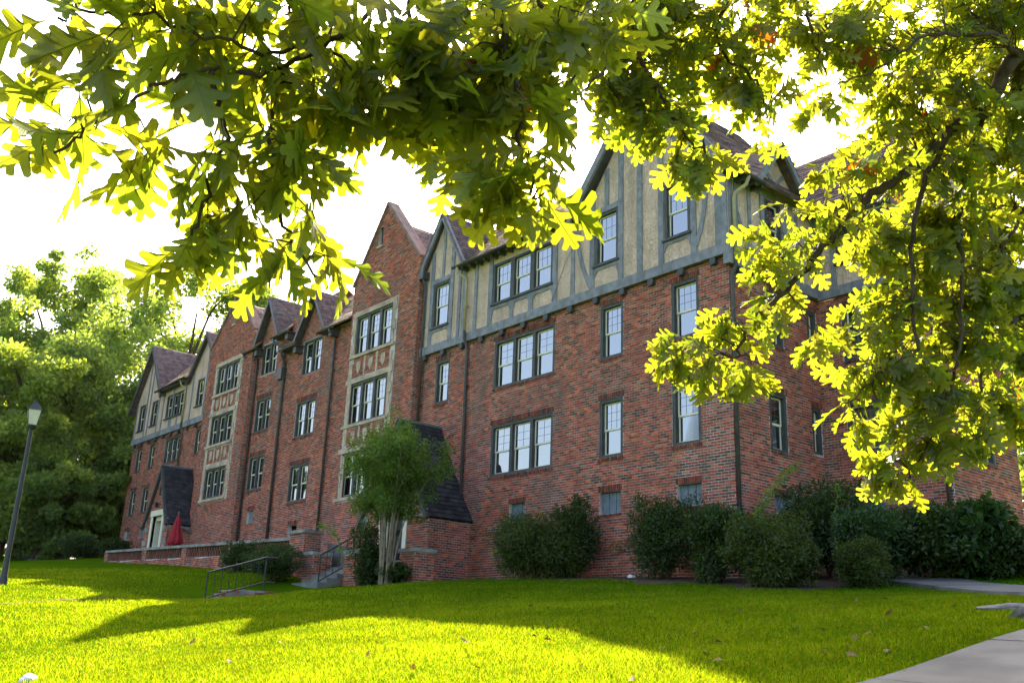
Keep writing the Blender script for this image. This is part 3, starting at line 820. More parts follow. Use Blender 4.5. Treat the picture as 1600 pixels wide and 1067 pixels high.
# ---- brick gable bays
def bay(x0, x1, sh, xa, za, y, rows, zb, slit, dz):
    F = front_at(y)
    prof = [(x0, sh), (xa, za), (x1, sh)]
    w0, w1 = rows[0][0], rows[0][1]
    opens = [(a, b, c, d, 'none') for a, b, c, d in rows] + [(slit - 0.17, slit + 0.17, za - 1.75, za - 0.9, 'none')]
    zlo, zhi = rows[-1][2] - 0.16, rows[0][3] + 0.22
    ext = [(w0 - 0.34, w0, zlo, zhi), (w1, w1 + 0.34, zlo, zhi)] + [(w0 - 0.3, w1 + 0.3, d, d + 0.22) for a, b, c, d in rows] + [(w0 - 0.3, w1 + 0.3, c - 0.14, c) for a, b, c, d in rows]
    w = brick_wall('gable_wall', bld, F, prof, zb, opens, extra=ext, lintels=False)
    for a, b, c, d in rows: window(bld, F, a, b, c, d, 3, grid=(2, 3), mull=0.16)
    mb = MB(); mb.lbox(F, slit - 0.16, slit + 0.16, -0.3, -0.14, za - 1.75, za - 0.9); mb.build('louvre', M['dark'], w)
    mb = MB(); mb.lbox(F, slit - 0.2, slit + 0.2, 0, 0.06, za - 1.83, za - 1.752); mb.build('sill', M['stone'], w)
    def blk(u0, u1, z0, z1, n=0.03):
        q = MB(); q.lbox(F, u0 + 0.004, u1 - 0.004, -0.01, n + rnd.uniform(0, 0.006), z0 + 0.004, z1 - 0.004); q.build('stone_block', M['stone'], w)
    for a, b, c, d in rows:
        L3 = (b - a + 0.56) / 3
        for i in range(3):
            blk(a - 0.28 + i * L3, a - 0.28 + (i + 1) * L3, d, d + 0.2, 0.035)
            blk(a - 0.3 + i * L3, a - 0.3 + (i + 1) * L3 + (0.04 if i == 2 else 0), c - 0.13, c, 0.07)
    z = zlo + 0.16; i = 0
    while z < zhi - 0.25:
        h = 0.42
        if not any(c - 0.14 < z + h * 0.5 < c or d < z + h * 0.5 < d + 0.22 for a, b, c, d in rows):
            e = 0.16 if i % 2 else 0.28
            blk(w0 - e, w0, z, z + h); blk(w1, w1 + (0.28 if i % 2 else 0.17), z, z + h)
        z += h; i += 1
    for k in range(len(rows)):               # panels with shields between the storeys
        top = rows[k][2] - 0.14
        bot = rows[k + 1][3] + 0.2 if k + 1 < len(rows) else None
        if bot is None: continue
        for j in (1, 2):
            u = w0 + (w1 - w0) * j / 3; blk(u - 0.07, u + 0.07, bot, top, 0.03)
        for j in range(3):
            u = w0 + (w1 - w0) * (j + 0.5) / 3; m = (bot + top) / 2
            q = MB(); q.prism([(u - 0.15, m + 0.25), (u - 0.15, m - 0.08), (u, m - 0.27), (u + 0.15, m - 0.08), (u + 0.15, m + 0.25)], F, 0.0, 0.035); q.build('shield', M['stone'], w)
    # parapet copings
    mb = MB(); mb.beam((x0 - 0.04, y + 0.17, sh - 0.02), (xa, y + 0.17, za + 0.06), 0.12, 0.5, (0, 1, 0)); mb.build('coping', M['coping'], w)
    mb = MB(); mb.beam((xa, y + 0.17, za + 0.06), (x1 + 0.04, y + 0.17, sh - 0.02), 0.12, 0.5, (0, 1, 0)); mb.build('coping', M['coping'], w)
    mb = MB(); mb.prism([(x0, sh), (xa, za), (x1, sh), (x1, sh - 0.4), (x0, sh - 0.4)], front_at(y + 0.38), -0.02, 0.0); mb.build('parapet_back', M['mortar'], w)
    brick_wall('bay_return', bld, side_at(x1), [(y, sh - 0.05), (0.38, sh - 0.05)], zb, [], lintels=False)
    brick_wall('bay_return', bld, side_neg(x0), [(y, sh - 0.05), (0.38, sh - 0.05)], zb, [], lintels=False)
    gable_roof_y(bld, x0 + 0.1, x1 - 0.1, sh - 0.35, sh - 0.35, xa, za - 0.62, 0.03, 3.2, y1l=1.2, y1r=1.2)
bay(-19.2, -14.33, 16.02, -16.95, 19.1, -0.36, [(-18.75, -16.02, 12.88, 14.54), (-18.9, -16.1, 9.98, 11.68), (-19.0, -16.15, 7.08, 8.84)], 3.2, -17.4, 0)
bay(-33.75, -28.6, 16.3, -30.9, 18.9, -0.36, [(-32.46, -29.92, 13.55, 15.06), (-32.56, -30.02, 10.92, 12.42), (-32.45, -30.1, 8.2, 9.7)], 4.0, -31.2, 0)

# ---- middle section
mid_open_r = [(-23.95, -22.2, 13.06, 14.68, 'none'), (-24.07, -22.28, 10.24, 11.85, 'both'), (-24.1, -22.35, 7.38, 9.0, 'both'), (-23.65, -22.9, 5.85, 6.38, 'top')]
brick_wall('wall', bld, FRONT, [(-25.4, 14.6), (-24.35, 14.6), (-22.95, 16.75), (-21.7, 14.75), (-19.2, 14.75)], 3.4, mid_open_r)
window(bld, FRONT, -23.95, -22.2, 13.06, 14.68, 2); window(bld, FRONT, -24.07, -22.28, 10.24, 11.85, 2); window(bld, FRONT, -24.1, -22.35, 7.38, 9.0, 2)
mb = MB(); mb.lbox(FRONT, -23.65, -22.9, -0.3, -0.28, 5.85, 6.38); mb.build('basement_window', M['dark'], bld)
mid_open_l = [(-28.2, -26.55, 13.85, 15.4, 'none'), (-28.25, -26.65, 11.06, 12.68, 'both'), (-28.3, -26.7, 8.29, 9.89, 'both'), (-27.85, -27.2, 6.75, 7.35, 'top')]
brick_wall('wall', bld, FRONT, [(-28.6, 15.45), (-28.4, 15.45), (-27.4, 17.55), (-26.3, 15.5), (-25.4, 15.5)], 4.0, mid_open_l)
window(bld, FRONT, -28.2, -26.55, 13.85, 15.4, 2); window(bld, FRONT, -28.25, -26.65, 11.06, 12.68, 2); window(bld, FRONT, -28.3, -26.7, 8.29, 9.89, 2)
vent_window(bld, FRONT, -27.85, -27.2, 6.75, 7.35, 2)
def small_gable(xl, xr, zl, zr, xa, za):
    mb = MB(); mb.beam((xl - 0.1, -0.2, zl - 0.15), (xa, -0.2, za + 0.05), 0.16, 0.34, (0, 1, 0)); mb.build('bargeboard', M['gutter'], bld)
    mb = MB(); mb.beam((xa, -0.2, za + 0.05), (xr + 0.1, -0.2, zr - 0.15), 0.16, 0.34, (0, 1, 0)); mb.build('bargeboard', M['gutter'], bld)
    gable_roof_y(bld, xl - 0.15, xr + 0.15, zl - 0.1, zr - 0.1, xa, za + 0.16, -0.36, 2.2, y1l=0.3, y1r=0.3)
small_gable(-24.35, -21.55, 14.65, 14.75, -22.95, 16.75); small_gable(-28.5, -26.2, 15.5, 15.5, -27.4, 17.55)
for a, b, z in ((-29.5, -28.0, 15.2), (-26.5, -24.85, 15.35), (-25.5, -23.9, 14.5), (-22.0, -20.7, 14.6)):
    gutter(bld, (a, -0.45, z), (b, -0.45, z)); mb = MB(); mb.box(a, b, -0.42, -0.01, z - 0.05, z - 0.01); mb.build('soffit', M['gutter'], bld)
    mb = MB(); mb.box(b - 0.35, b - 0.1, -0.38, -0.01, z - 0.35, z - 0.05); mb.build('rafter_end', M['gutter'], bld)
brick_wall('parapet', bld, front_at(0.02), [(-25.3, 16.1), (-24.55, 16.1)], 14.4, [], lintels=False)
brick_wall('parapet', bld, side_at(-24.55), [(0.02, 16.1), (0.5, 16.5), (1.4, 17.0)], 14.4, [], lintels=False)
mb = MB(); mb.box(-25.35, -24.5, -0.03, 0.6, 16.1, 16.18); mb.build('coping', M['coping'], bld)
roof_slope(bld, [(-25.3, 0.12, 15.2), (-13.4, 0.12, 15.2), (-13.4, 2.65, 17.82), (-25.3, 2.65, 17.82)], SHP, M['shingle'])
roof_slope(bld, [(-14.2, 8.1, 14.4), (-25.3, 8.1, 14.4), (-25.3, 2.6, 17.8), (-14.2, 2.6, 17.8)], SH, M['shingle'], expo=0.6, tw=1.5)
roof_slope(bld, [(-42, 0.12, 15.85), (-25.2, 0.12, 15.85), (-25.2, 2.6, 18.35), (-42, 2.6, 18.35)], SH, M['shingle'])
for a_, b_, z_ in ((-25.3, -24.2, 14.6), (-21.7, -19.25, 14.65), (-40.5, -36.6, 15.3), (-28.55, -28.2, 15.3), (-26.5, -25.25, 15.35)):
    roof_slope(bld, [(a_, -0.44, z_), (b_, -0.44, z_), (b_, 0.2, z_ + 0.66), (a_, 0.2, z_ + 0.66)], SH, M['shingle'])
roof_slope(bld, [(-25.2, 8.1, 15.0), (-45.0, 8.1, 15.0), (-45.0, 2.6, 18.35), (-25.2, 2.6, 18.35)], SH, M['shingle'], expo=0.6, tw=1.5)
downspout(bld, [(-29.4, -0.45, 15.12), (-29.4, -0.4, 15.0), (-28.5, -0.12, 14.75), (-28.5, -0.1, 14.6), (-28.45, -0.1, 5.2)])
downspout(bld, [(-26.3, -0.45, 15.3), (-26.2, -0.4, 15.0), (-25.6, -0.12, 14.8), (-25.6, -0.11, 14.6), (-25.6, -0.11, 13.4)])
downspout(bld, [(-25.3, -0.45, 14.45), (-25.3, -0.4, 14.3), (-25.55, -0.1, 14.0), (-25.5, -0.1, 13.6), (-25.4, -0.1, 4.9)], r=0.065)
mb = MB(); mb.box(-25.85, -25.4, -0.28, -0.02, 13.2, 13.75); mb.build('rain_head', M['gutter'], bld)
downspout(bld, [(-20.9, -0.45, 14.55), (-20.9, -0.4, 14.4), (-20.95, -0.1, 14.2), (-20.95, -0.1, 14.0), (-20.95, -0.1, 4.4)])
downspout(bld, [(-14.05, -0.4, 15.1), (-14.15, -0.2, 14.8), (-14.15, -0.16, 14.6), (-14.15, -0.12, 8.6)], r=0.05)
mb = MB(); mb.box(-14.3, -14.0, -0.42, -0.12, 15.0, 15.3); mb.build('rain_head', M['gutter'], bld)

# ---- left wing
lw_open = [(-43.97, -43.1, 10.88, 12.3, 'both'), (-41.9, -41.05, 10.88, 12.3, 'both'), (-39.5, -37.4, 10.88, 12.27, 'both'), (-35.3, -34.55, 10.88, 12.29, 'both'),
           (-43.98, -43.1, 8.33, 9.8, 'both'), (-42.02, -41.1, 8.33, 9.8, 'both'), (-43.93, -43.2, 6.95, 7.45, 'top'), (-41.6, -40.9, 6.9, 7.4, 'top')]
brick_wall('wall', bld, FRONT, [(-44.75, 12.6), (-33.75, 12.6)], 5.0, lw_open)
for a, b, c, d, u in ((-43.97, -43.1, 10.88, 12.3, 1), (-41.9, -41.05, 10.88, 12.3, 1), (-39.5, -37.4, 10.88, 12.27, 3), (-35.3, -34.55, 10.88, 12.29, 1), (-43.98, -43.1, 8.33, 9.8, 1), (-42.02, -41.1, 8.33, 9.8, 1)):
    window(bld, FRONT, a, b, c, d, u)
vent_window(bld, FRONT, -43.93, -43.2, 6.95, 7.45, 2); vent_window(bld, FRONT, -41.6, -40.9, 6.9, 7.4, 2)
lprof = [(-44.85, 15.0), (-42.75, 18.2), (-40.6, 15.2), (-36.6, 15.4), (-34.8, 17.35), (-33.75, 16.1)]
lt_open = [(-44.2, -43.3, 13.35, 14.95), (-42.2, -41.3, 13.4, 14.9), (-39.9, -37.35, 13.47, 14.85), (-35.65, -34.75, 13.53, 15.05)]
wall_mesh(JF, lprof, 12.6, lt_open).build('stucco_wall', M['stucco'], bld)
for (a, b, c, d), u in zip(lt_open, (1, 1, 3, 1)): window(bld, JF, a, b, c, d, u, timber=True, rec=0.04, fw=0.1)
mb = MB(); mb.lbox(FRONT, -44.9, -33.76, -0.05, 0.16, 12.58, 12.9); mb.build('jetty_beam', M['timber'], bld)
x = -44.4
while x < -34:
    mb = MB(); mb.prism([(x - 0.1, 12.575), (x - 0.1, 12.44), (x - 0.06, 12.38), (x + 0.06, 12.38), (x + 0.1, 12.44), (x + 0.1, 12.575)], FRONT, 0.0, 0.15); mb.build('corbel', M['frame'], bld); x += 1.13
for u in (-44.7, -43.1, -42.6, -41.1, -40.4, -38.95, -37.2, -36.3, -34.5):
    timber(bld, JF, (u, 12.9), (u, top_fn(lprof)(u) - 0.12), 0.12)
for u in (-39.2, -38.1): timber(bld, JF, (u, 12.9), (u, 13.42), 0.12)
barge((-45.3, 14.55), (-42.75, 18.3), 0.22, -0.40, mat='frame'); barge((-42.7, 18.3), (-40.3, 14.85), 0.22, -0.40, mat='frame')
barge((-36.9, 15.0), (-34.8, 17.45), 0.2, -0.3, mat='frame'); barge((-34.75, 17.45), (-33.8, 16.2), 0.2, -0.3, mat='frame')
gable_roof_y(bld, -45.45, -40.25, 14.55, 14.9, -42.72, 18.42, -0.45, 4.0, y1r=0.2)
gable_roof_y(bld, -36.95, -33.4, 15.05, 15.7, -34.78, 17.6, -0.36, 2.2, y1l=-0.1, y1r=0.6)
gutter(bld, (-41.0, -0.5, 15.22), (-36.6, -0.5, 15.35)); mb = MB(); mb.box(-40.6, -36.7, -0.44, -0.1, 15.13, 15.17); mb.build('soffit', M['frame'], bld)
downspout(bld, [(-37.3, -0.5, 15.25), (-37.3, -0.4, 15.0), (-37.05, -0.22, 14.8), (-37.05, -0.22, 14.6), (-37.05, -0.22, 12.9)], 'tanpipe', r=0.045)
downspout(bld, [(-37.05, -0.22, 12.9), (-37.05, -0.22, 12.6), (-37.0, -0.1, 12.3), (-37.0, -0.1, 12.2), (-37.0, -0.1, 10.2)], r=0.05)
# closing walls at the back and the far end
mb = MB(); mb.box(-44.75, 3.5, 7.86, 7.95, 3.0, 14.6); mb.build('rear_wall', M['brick'], bld)
mb = MB(); mb.box(-44.84, -44.76, 0.0, 7.86, 4.0, 14.9); mb.build('end_wall', M['brick'], bld)

# ---- gabled porches
def porch(xc, ridge, zf, hw, yf, zb, dcx, dz0, dz1, pal, name_label, dw=0.62):
    F = front_at(yf)
    def prof_z(t): return zf + (ridge - zf) * (0.86 * t + 0.14 * t * t)
    pts = [(xc - hw * (1 - t), prof_z(t)) for t in (0, 0.25, 0.5, 0.75, 1)] + [(xc + hw * (1 - t), prof_z(t)) for t in (0.75, 0.5, 0.25, 0)]
    ins = [(x_, z_ - 0.12) for x_, z_ in pts]
    w = brick_wall('porch_wall', bld, F, ins, zb, [(dcx - dw, dcx + dw, dz0, dz1, 'none')], lintels=False, extra=[(dcx - dw - 0.22, dcx + dw + 0.22, dz0, dz1 + 0.3)])
    for s in (-1, 1):
        brick_wall('porch_wall', bld, side_at(xc + hw - 0.12) if s > 0 else side_neg(xc - hw + 0.12), [(yf, zf - 0.05), (-0.01, zf - 0.05)], zb, [], lintels=False)
        for i in range(4):
            a, b = pts[i], pts[i + 1]
            if s > 0: a, b = (2 * xc - a[0], a[1]), (2 * xc - b[0], b[1])
            q = [(a[0], yf - 0.14, a[1]), (a[0], 0.02, a[1]), (b[0], 0.02, b[1]), (b[0], yf - 0.14, b[1])]
            if s > 0: q = [q[1], q[0], q[3], q[2]]
            roof_slope(bld, q, pal, M['slate'], expo=0.17, tw=0.26)
            mb = MB(); mb.beam((a[0], yf - 0.10, a[1] - 0.07), (b[0], yf - 0.10, b[1] - 0.07), 0.13, 0.12, (0, 1, 0)); mb.build('bargeboard', M['frame'], bld)
    mb = MB(); mb.tube([(xc, yf - 0.17, ridge + 0.05), (xc, 0.05, ridge + 0.05)], 0.07, 8); mb.build('ridge_cap', M['lead'], bld)
    # stone surround and door
    for s in (-1, 1):
        q = MB(); q.lbox(F, dcx + s * dw, dcx + s * (dw + 0.22), -0.12, 0.05, dz0, dz1 + 0.02) if s > 0 else q.lbox(F, dcx - dw - 0.22, dcx - dw, -0.12, 0.05, dz0, dz1 + 0.02)
        q.build('door_jamb', M['sash'], w)
        for i, zz in enumerate(np.arange(zb + 0.1, zf + 0.2, 0.33)):
            e = 0.42 if i % 2 else 0.26
            if rnd.random() < 0.7:
                q = MB(); u = xc + s * (hw - 0.12); q.lbox(F, min(u, u - s * e), max(u, u - s * e), -0.02, 0.03 + rnd.random() * 0.01, zz, zz + 0.28); q.build('quoin', M['greystone'], w)
    q = MB(); q.lbox(F, dcx - dw - 0.26, dcx + dw + 0.26, -0.12, 0.08, dz1, dz1 + 0.28); q.build('door_head', M['sash'], w)
    d = MB(); d.lbox(F, dcx - dw, dcx + dw, -0.5, -0.44, dz0, dz1)
    door = d.build('door', M['dark'], bld)
    for (a, b) in ((0.15, 0.45), (0.55, 0.92)):
        q = MB(); q.lbox(F, dcx - dw + 0.15, dcx + dw - 0.15, -0.438, -0.42, dz0 + (dz1 - dz0) * a, dz0 + (dz1 - dz0) * b); q.build('door_panel', M['frame'], door)
    q = MB(); q.lbox(F, dcx + dw - 0.14, dcx + dw - 0.1, -0.44, -0.37, dz0 + 0.95, dz0 + 1.07); q.build('handle', M['lead'], door)
    for s in (-1, 1):
        q = MB(); u = dcx + s * dw; q.lbox(F, min(u, u - s * 0.07), max(u, u - s * 0.07), -0.44, -0.13, dz0, dz1); q.build('door_frame', M['sash'], door)
    q = MB(); q.lbox(F, dcx - dw, dcx + dw, -0.44, -0.13, dz1 - 0.22, dz1); q.build('door_frame', M['sash'], door)
    # lantern over the door
    q = MB(); q.lbox(F, dcx - 0.015, dcx + 0.015, 0.0, 0.16, dz1 + 0.62, dz1 + 0.65); q.lbox(F, dcx - 0.07, dcx + 0.07, 0.1, 0.24, dz1 + 0.42, dz1 + 0.6); q.lbox(F, dcx - 0.09, dcx + 0.09, 0.08, 0.26, dz1 + 0.6, dz1 + 0.64)
    q.build('wall_lantern', M['iron'], w)
    q = MB(); q.lbox(F, xc - 0.09, xc + 0.09, 0.0, 0.02, ridge - 1.5, ridge - 0.9); q.build('louvre', M['dark'], w)
porch(-12.8, 9.02, 5.62, 2.1, -1.75, 3.2, -12.75, 4.3, 6.25, SL, '')
porch(-35.0, 10.02, 7.0, 1.62, -1.54, 4.3, -34.85, 5.2, 7.48, SL, '')
downspout(bld, [(-33.3, -1.3, 6.95), (-33.25, -0.7, 6.85), (-33.2, -0.3, 6.6), (-33.2, -0.2, 6.4), (-33.2, -0.2, 4.8)], 'lead')
downspout(bld, [(-33.1, -0.12, 8.6), (-33.0, -0.12, 8.4), (-33.0, -0.12, 7.3), (-33.2, -0.14, 7.0), (-33.2, -0.2, 6.5)], 'lead')

# ================================================================ paths
M['soil'] = surf('soil', (0.045, 0.03, 0.02), (0.12, 0.085, 0.055), scale=18, rough=1.0, bump=0.8, bscale=35, spec=0.05)
def smooth_line(pts, n=8):
    P = [Vector(p) for p in pts]; out = []
    for i in range(len(P) - 1):
        p0, p1, p2, p3 = P[max(i - 1, 0)], P[i], P[i + 1], P[min(i + 2, len(P) - 1)]
        for k in range(n):
            t = k / n
            out.append(0.5 * ((2 * p1) + (p2 - p0) * t + (2 * p0 - 5 * p1 + 4 * p2 - p3) * t * t + (3 * p1 - p0 - 3 * p2 + p3) * t ** 3))
    return out + [P[-1]]

def walkway(name, label, pts, w, slab=1.5, lift=0.03, mat='concrete'):
    L_ = smooth_line([(*p, 0) for p in pts], 10)
    def offs(i):
        d = (L_[min(i + 1, len(L_) - 1)] - L_[max(i - 1, 0)]).normalized(); return Vector((-d.y, d.x, 0))
    base = MB(); v, f = [], []
    for i, p in enumerate(L_):
        n = offs(i)
        for s in (-1, 1):
            q = p + n * (s * w / 2); z = max(gz(q.x, q.y), gz(p.x, p.y)); v.append((q.x, q.y, z + lift - 0.022))
    for i in range(len(L_) - 1): f.append((2 * i, 2 * i + 2, 2 * i + 3, 2 * i + 1))
    base.add(v, f); o = base.build(name, M['soil']); tag(o, label, None, None, 'structure')
    acc, start = 0.0, 0
    for i in range(1, len(L_)):
        acc += (L_[i] - L_[i - 1]).length
        if acc >= slab or i == len(L_) - 1:
            mb = MB(); v, f = [], []
            tilt = rnd.uniform(-0.006, 0.006)
            for j in range(start, i + 1):
                p, n = L_[j].copy(), offs(j)
                d = (L_[min(j + 1, len(L_) - 1)] - L_[max(j - 1, 0)]).normalized()
                if j == start: p += d * 0.014
                if j == i: p -= d * 0.014
                for s in (-1, 1):
                    q = p + n * (s * (w / 2)); z = max(gz(q.x, q.y), gz(p.x, p.y)) + lift + tilt * s
                    v += [(q.x, q.y, z), (q.x, q.y, z - 0.12)]
            for j in range(i - start):
                a = 4 * j
                f += [(a, a + 4, a + 6, a + 2), (a, a + 1, a + 5, a + 4), (a + 2, a + 6, a + 7, a + 3)]
            f += [(0, 2, 3, 1), (4 * (i - start), 4 * (i - start) + 1, 4 * (i - start) + 3, 4 * (i - start) + 2)]
            mb.add(v, f); mb.build('slab', M[mat], o); acc, start = 0.0, i
    return o
walkway('footpath', 'pale concrete footpath curving from the lower right corner to the right side of the building', [(3.6, 1.6), (4.4, 0.9), (5.8, -0.2), (7.5, -2.0), (9.7, -4.9), (11.3, -7.5), (12.1, -10.0), (12.05, -12.5), (11.98, -16), (12.1, -22)], 1.6)
walkway('path', 'narrow worn path edge along the foot of the grass bank', [(-13.2, -8.2), (-11.5, -10.6), (-9.6, -13.0), (-8.0, -15.5), (-7.4, -22)], 0.16, lift=0.012, mat='soil')

# ================================================================ terrace
ter = thing('terrace', 'brick terrace with pierced balustrade and stone coping before the middle of the building', 'terrace', (-25, -3.5, 4.3))
YT = -3.5
def cz(x): return 5.07 + (5.55 - 5.07) * (-16.2 - x) / (35.0 - 16.2)
def fz(x): return cz(x) - 0.7
mb = MB(); mb.add([(-36.5, YT, fz(-36.5)), (-14.6, YT, fz(-14.6)), (-14.6, 0.0, fz(-14.6)), (-36.5, 0.0, fz(-36.5))], [(0, 1, 2, 3)]); mb.build('floor', M['greystone'], ter)
piers = [-35.3, -30.2, -25.6, -21.0]
for xp in piers:
    F = front_at(YT - 0.16)
    brick_wall('pier', ter, F, [(xp - 0.22, cz(xp)), (xp + 0.22, cz(xp))], 3.5, [], lintels=False)
    mb = MB(); mb.box(xp - 0.215, xp + 0.215, YT - 0.155, YT + 0.16, 3.5, cz(xp)); mb.build('pier_core', M['mortar'], ter)
    brick_wall('pier', ter, side_at(xp + 0.22), [(YT - 0.16, cz(xp)), (YT + 0.16, cz(xp))], 3.5, [], lintels=False)
spans = list(zip(piers, piers[1:] + [-15.9]))
cube = MB(); cube.box(-0.5, 0.5, -0.5, 0.5, -0.5, 0.5, (0.27, 0.085, 0.06)); bal = [cube.mesh('baluster', M['brick'])]
for cc in ((0.22, 0.07, 0.05), (0.33, 0.12, 0.08), (0.2, 0.12, 0.09)):
    k = MB(); k.box(-0.5, 0.5, -0.5, 0.5, -0.5, 0.5, cc); bal.append(k.mesh('baluster', M['brick']))
for a, b in spans:
    c0, c1 = a + 0.22, b - 0.22
    F = front_at(YT - 0.11)
    prof = [(c0, cz(c0) - 0.49), (c1, cz(c1) - 0.49)]
    brick_wall('plinth', ter, F, prof, 3.4, [], lintels=False)
    mb = MB(); mb.add([(c0, YT + 0.11, 3.4), (c1, YT + 0.11, 3.4), (c1, YT + 0.11, cz(c1) - 0.49), (c0, YT + 0.11, cz(c0) - 0.49), (c0, YT - 0.11, cz(c0) - 0.49), (c1, YT - 0.11, cz(c1) - 0.49)], [(1, 0, 3, 2), (4, 5, 2, 3)]); mb.build('plinth_back', M['mortar'], ter)
    x = c0 + 0.06; i = 0
    while x < c1 - 0.1:
        for t in (0, 1):
            o = link(bpy.data.objects.new('baluster', rnd.choice(bal)))
            o.scale = (0.10, 0.2, 0.195); o.location = (x + (0.11 if t else 0), YT, cz(x) - 0.39 + t * 0.2); adopt(o, ter)
        x += 0.25; i += 1
    n = max(1, int((c1 - c0) / 1.2))
    for i in range(n):
        p, q = c0 + (c1 - c0) * i / n - (0.24 if i == 0 else 0), c0 + (c1 - c0) * (i + 1) / n + (0.24 if i == n - 1 else 0)
        p += 0.005; q -= 0.005
        mb = MB(); zz = [(u, n_, cz(u) + dz) for dz in (-0.085, 0.02) for u, n_ in ((p, YT - 0.2), (q, YT - 0.2), (q, YT + 0.2), (p, YT + 0.2))]
        mb.add(zz, [(3, 2, 1, 0), (4, 5, 6, 7), (0, 1, 5, 4), (1, 2, 6, 5), (2, 3, 7, 6), (3, 0, 4, 7)]); mb.build('coping_stone', M['greystone'], ter)
def brick_pier(x0, x1, y0, y1, z0, z1, label, cap=0.05):
    t = thing('brick_pier', label, 'pier', ((x0 + x1) / 2, (y0 + y1) / 2, z0), 'brick piers beside the upper steps')
    brick_wall('pier', t, front_at(y0), [(x0, z1), (x1, z1)], z0 - 0.3, [], lintels=False)
    brick_wall('pier', t, side_at(x1), [(y0, z1), (y1, z1)], z0 - 0.3, [], lintels=False)
    brick_wall('pier', t, side_neg(x0), [(y0, z1), (y1, z1)], z0 - 0.3, [], lintels=False)
    mb = MB(); mb.box(x0 - cap, x1 + cap, y0 - cap, y1 + cap, z1 - 0.001, z1 + 0.11); mb.build('cap', M['greystone'], t)
    return t
brick_pier(-16.15, -15.1, -3.75, -3.1, 3.9, 5.18, 'tall square brick pier with stone cap at the end of the balustrade')
brick_pier(-15.0, -14.1, -3.9, -3.2, 3.6, 4.38, 'low brick pier with flat grey cap left of the concrete steps')
brick_pier(-12.35, -11.3, -3.75, -2.9, 3.4, 4.32, 'low brick pier with flat cap right of the concrete steps, beside the crape myrtle')
brick_pier(-9.9, -9.1, -3.3, -2.6, 3.3, 4.3, 'low brick pier with grey cap by the porch corner')

# ---- steps
M['steps'] = surf('steps', (0.15, 0.145, 0.13), (0.24, 0.23, 0.205), scale=2, rough=0.9, bump=0.3, stain=(1.2, (0.10, 0.095, 0.08), 0.5, 0.8))
def steps(name, label, x0, x1, y0, rise, tread, n, z0, mat, side=None, group=None):
    t = thing(name, label, 'steps', ((x0 + x1) / 2, y0, z0), group)
    for i in range(n):
        mb = MB(); e = 0.0
        mb.box(x0, x1, y0 + i * tread + 0.002 * i, y0 + n * tread + 0.9, z0 - 0.5 if i == 0 else z0 + i * rise - 0.005, z0 + (i + 1) * rise - 0.003 * (n - i) / n)
        mb.build('tread', M[mat], t)
    return t
steps('concrete_steps', 'grey concrete steps climbing to the porch behind the myrtle', -14.05, -12.4, -4.6, 0.15, 0.33, 5, 3.27, 'steps')
ls = steps('brick_steps', 'old brick steps with stone treads cut into the grass bank', -14.5, -12.95, -7.95, 0.12, 0.36, 4, 2.58, 'greystone')
for i in range(4):
    x = -14.5
    while x < -12.97:
        o = MB(); o.box(x + 0.006, min(x + 0.2, -12.955), -7.962 + i * 0.362, -7.945 + i * 0.362, 2.585 + i * 0.12, 2.665 + i * 0.12, tuple(brick_col(1)[0])); o.build('brick', M['brick'], ls); x += 0.206
for k in range(6):
    o = MB(); zz = gz(-12.8, -7.4 + k * 0.3); o.box(-12.94, -12.68, -7.6 + k * 0.31, -7.3 + k * 0.31, zz - 0.3, zz + 0.05, tuple(brick_col(1)[0])); o.build('brick', M['brick'], ls)

def handrail(label, pts, h, k, r=0.022):
    """black iron rail: pts = foot points of the run, h = height"""
    a, b = Vector(pts[0]), Vector(pts[1])
    t = thing('handrail', label, 'handrail', tuple(a), 'black iron handrails on the steps')
    up_ = Vector((0, 0, h))
    end = b + (b - a).normalized() * 0.0 + Vector((0, 0.35, 0))
    for p in (a, b):
        mb = MB(); mb.tube([p - Vector((0, 0, 0.1)), p + up_], r * 1.15, 8); mb.build('post', M['iron'], t)
    mb = MB(); mb.tube([a + up_, b + up_, end + up_], r * 1.3, 8); mb.build('top_rail', M['iron'], t)
    lo = Vector((0, 0, 0.12)); mb = MB(); mb.tube([a + lo, b + lo, end + lo], r, 8); mb.build('bottom_rail', M['iron'], t)
    for i in range(1, k + 1):
        p = a.lerp(b, i / (k + 1)); mb = MB(); mb.tube([p + lo, p + up_], r * 0.6, 6); mb.build('baluster', M['iron'], t)
    return t
handrail('black iron handrail on the lower brick steps in the bank', [(-12.95, -7.9, 2.62), (-12.95, -6.1, 3.2)], 0.85, 7)
handrail('black iron handrail on the concrete steps beside the crape myrtle', [(-12.45, -4.55, 3.32), (-12.45, -3.4, 4.0)], 0.92, 4)
handrail('far black handrail on steps at the left edge by the woods', [(-47.5, -4.6, gz(-47.5, -4.6) - 0.1), (-46.9, -2.6, gz(-46.9, -2.6) + 0.25)], 0.85, 5)
steps('concrete_steps', 'far low steps by the woods at the left edge', -48.4, -47.0, -4.6, 0.14, 0.4, 4, gz(-47.5, -4.6) - 0.2, 'concrete')
mb = MB(); F = front_at(-3.0)
mb.prism([(-15.0, 4.9), (-12.4, 4.45), (-12.4, 3.6), (-15.0, 3.6)], front_at(-2.9), -0.25, 0.0)
o = mb.build('ramp_wall', M['concrete']); tag(o, 'sloping pale concrete wall behind the upper steps', 'wall')

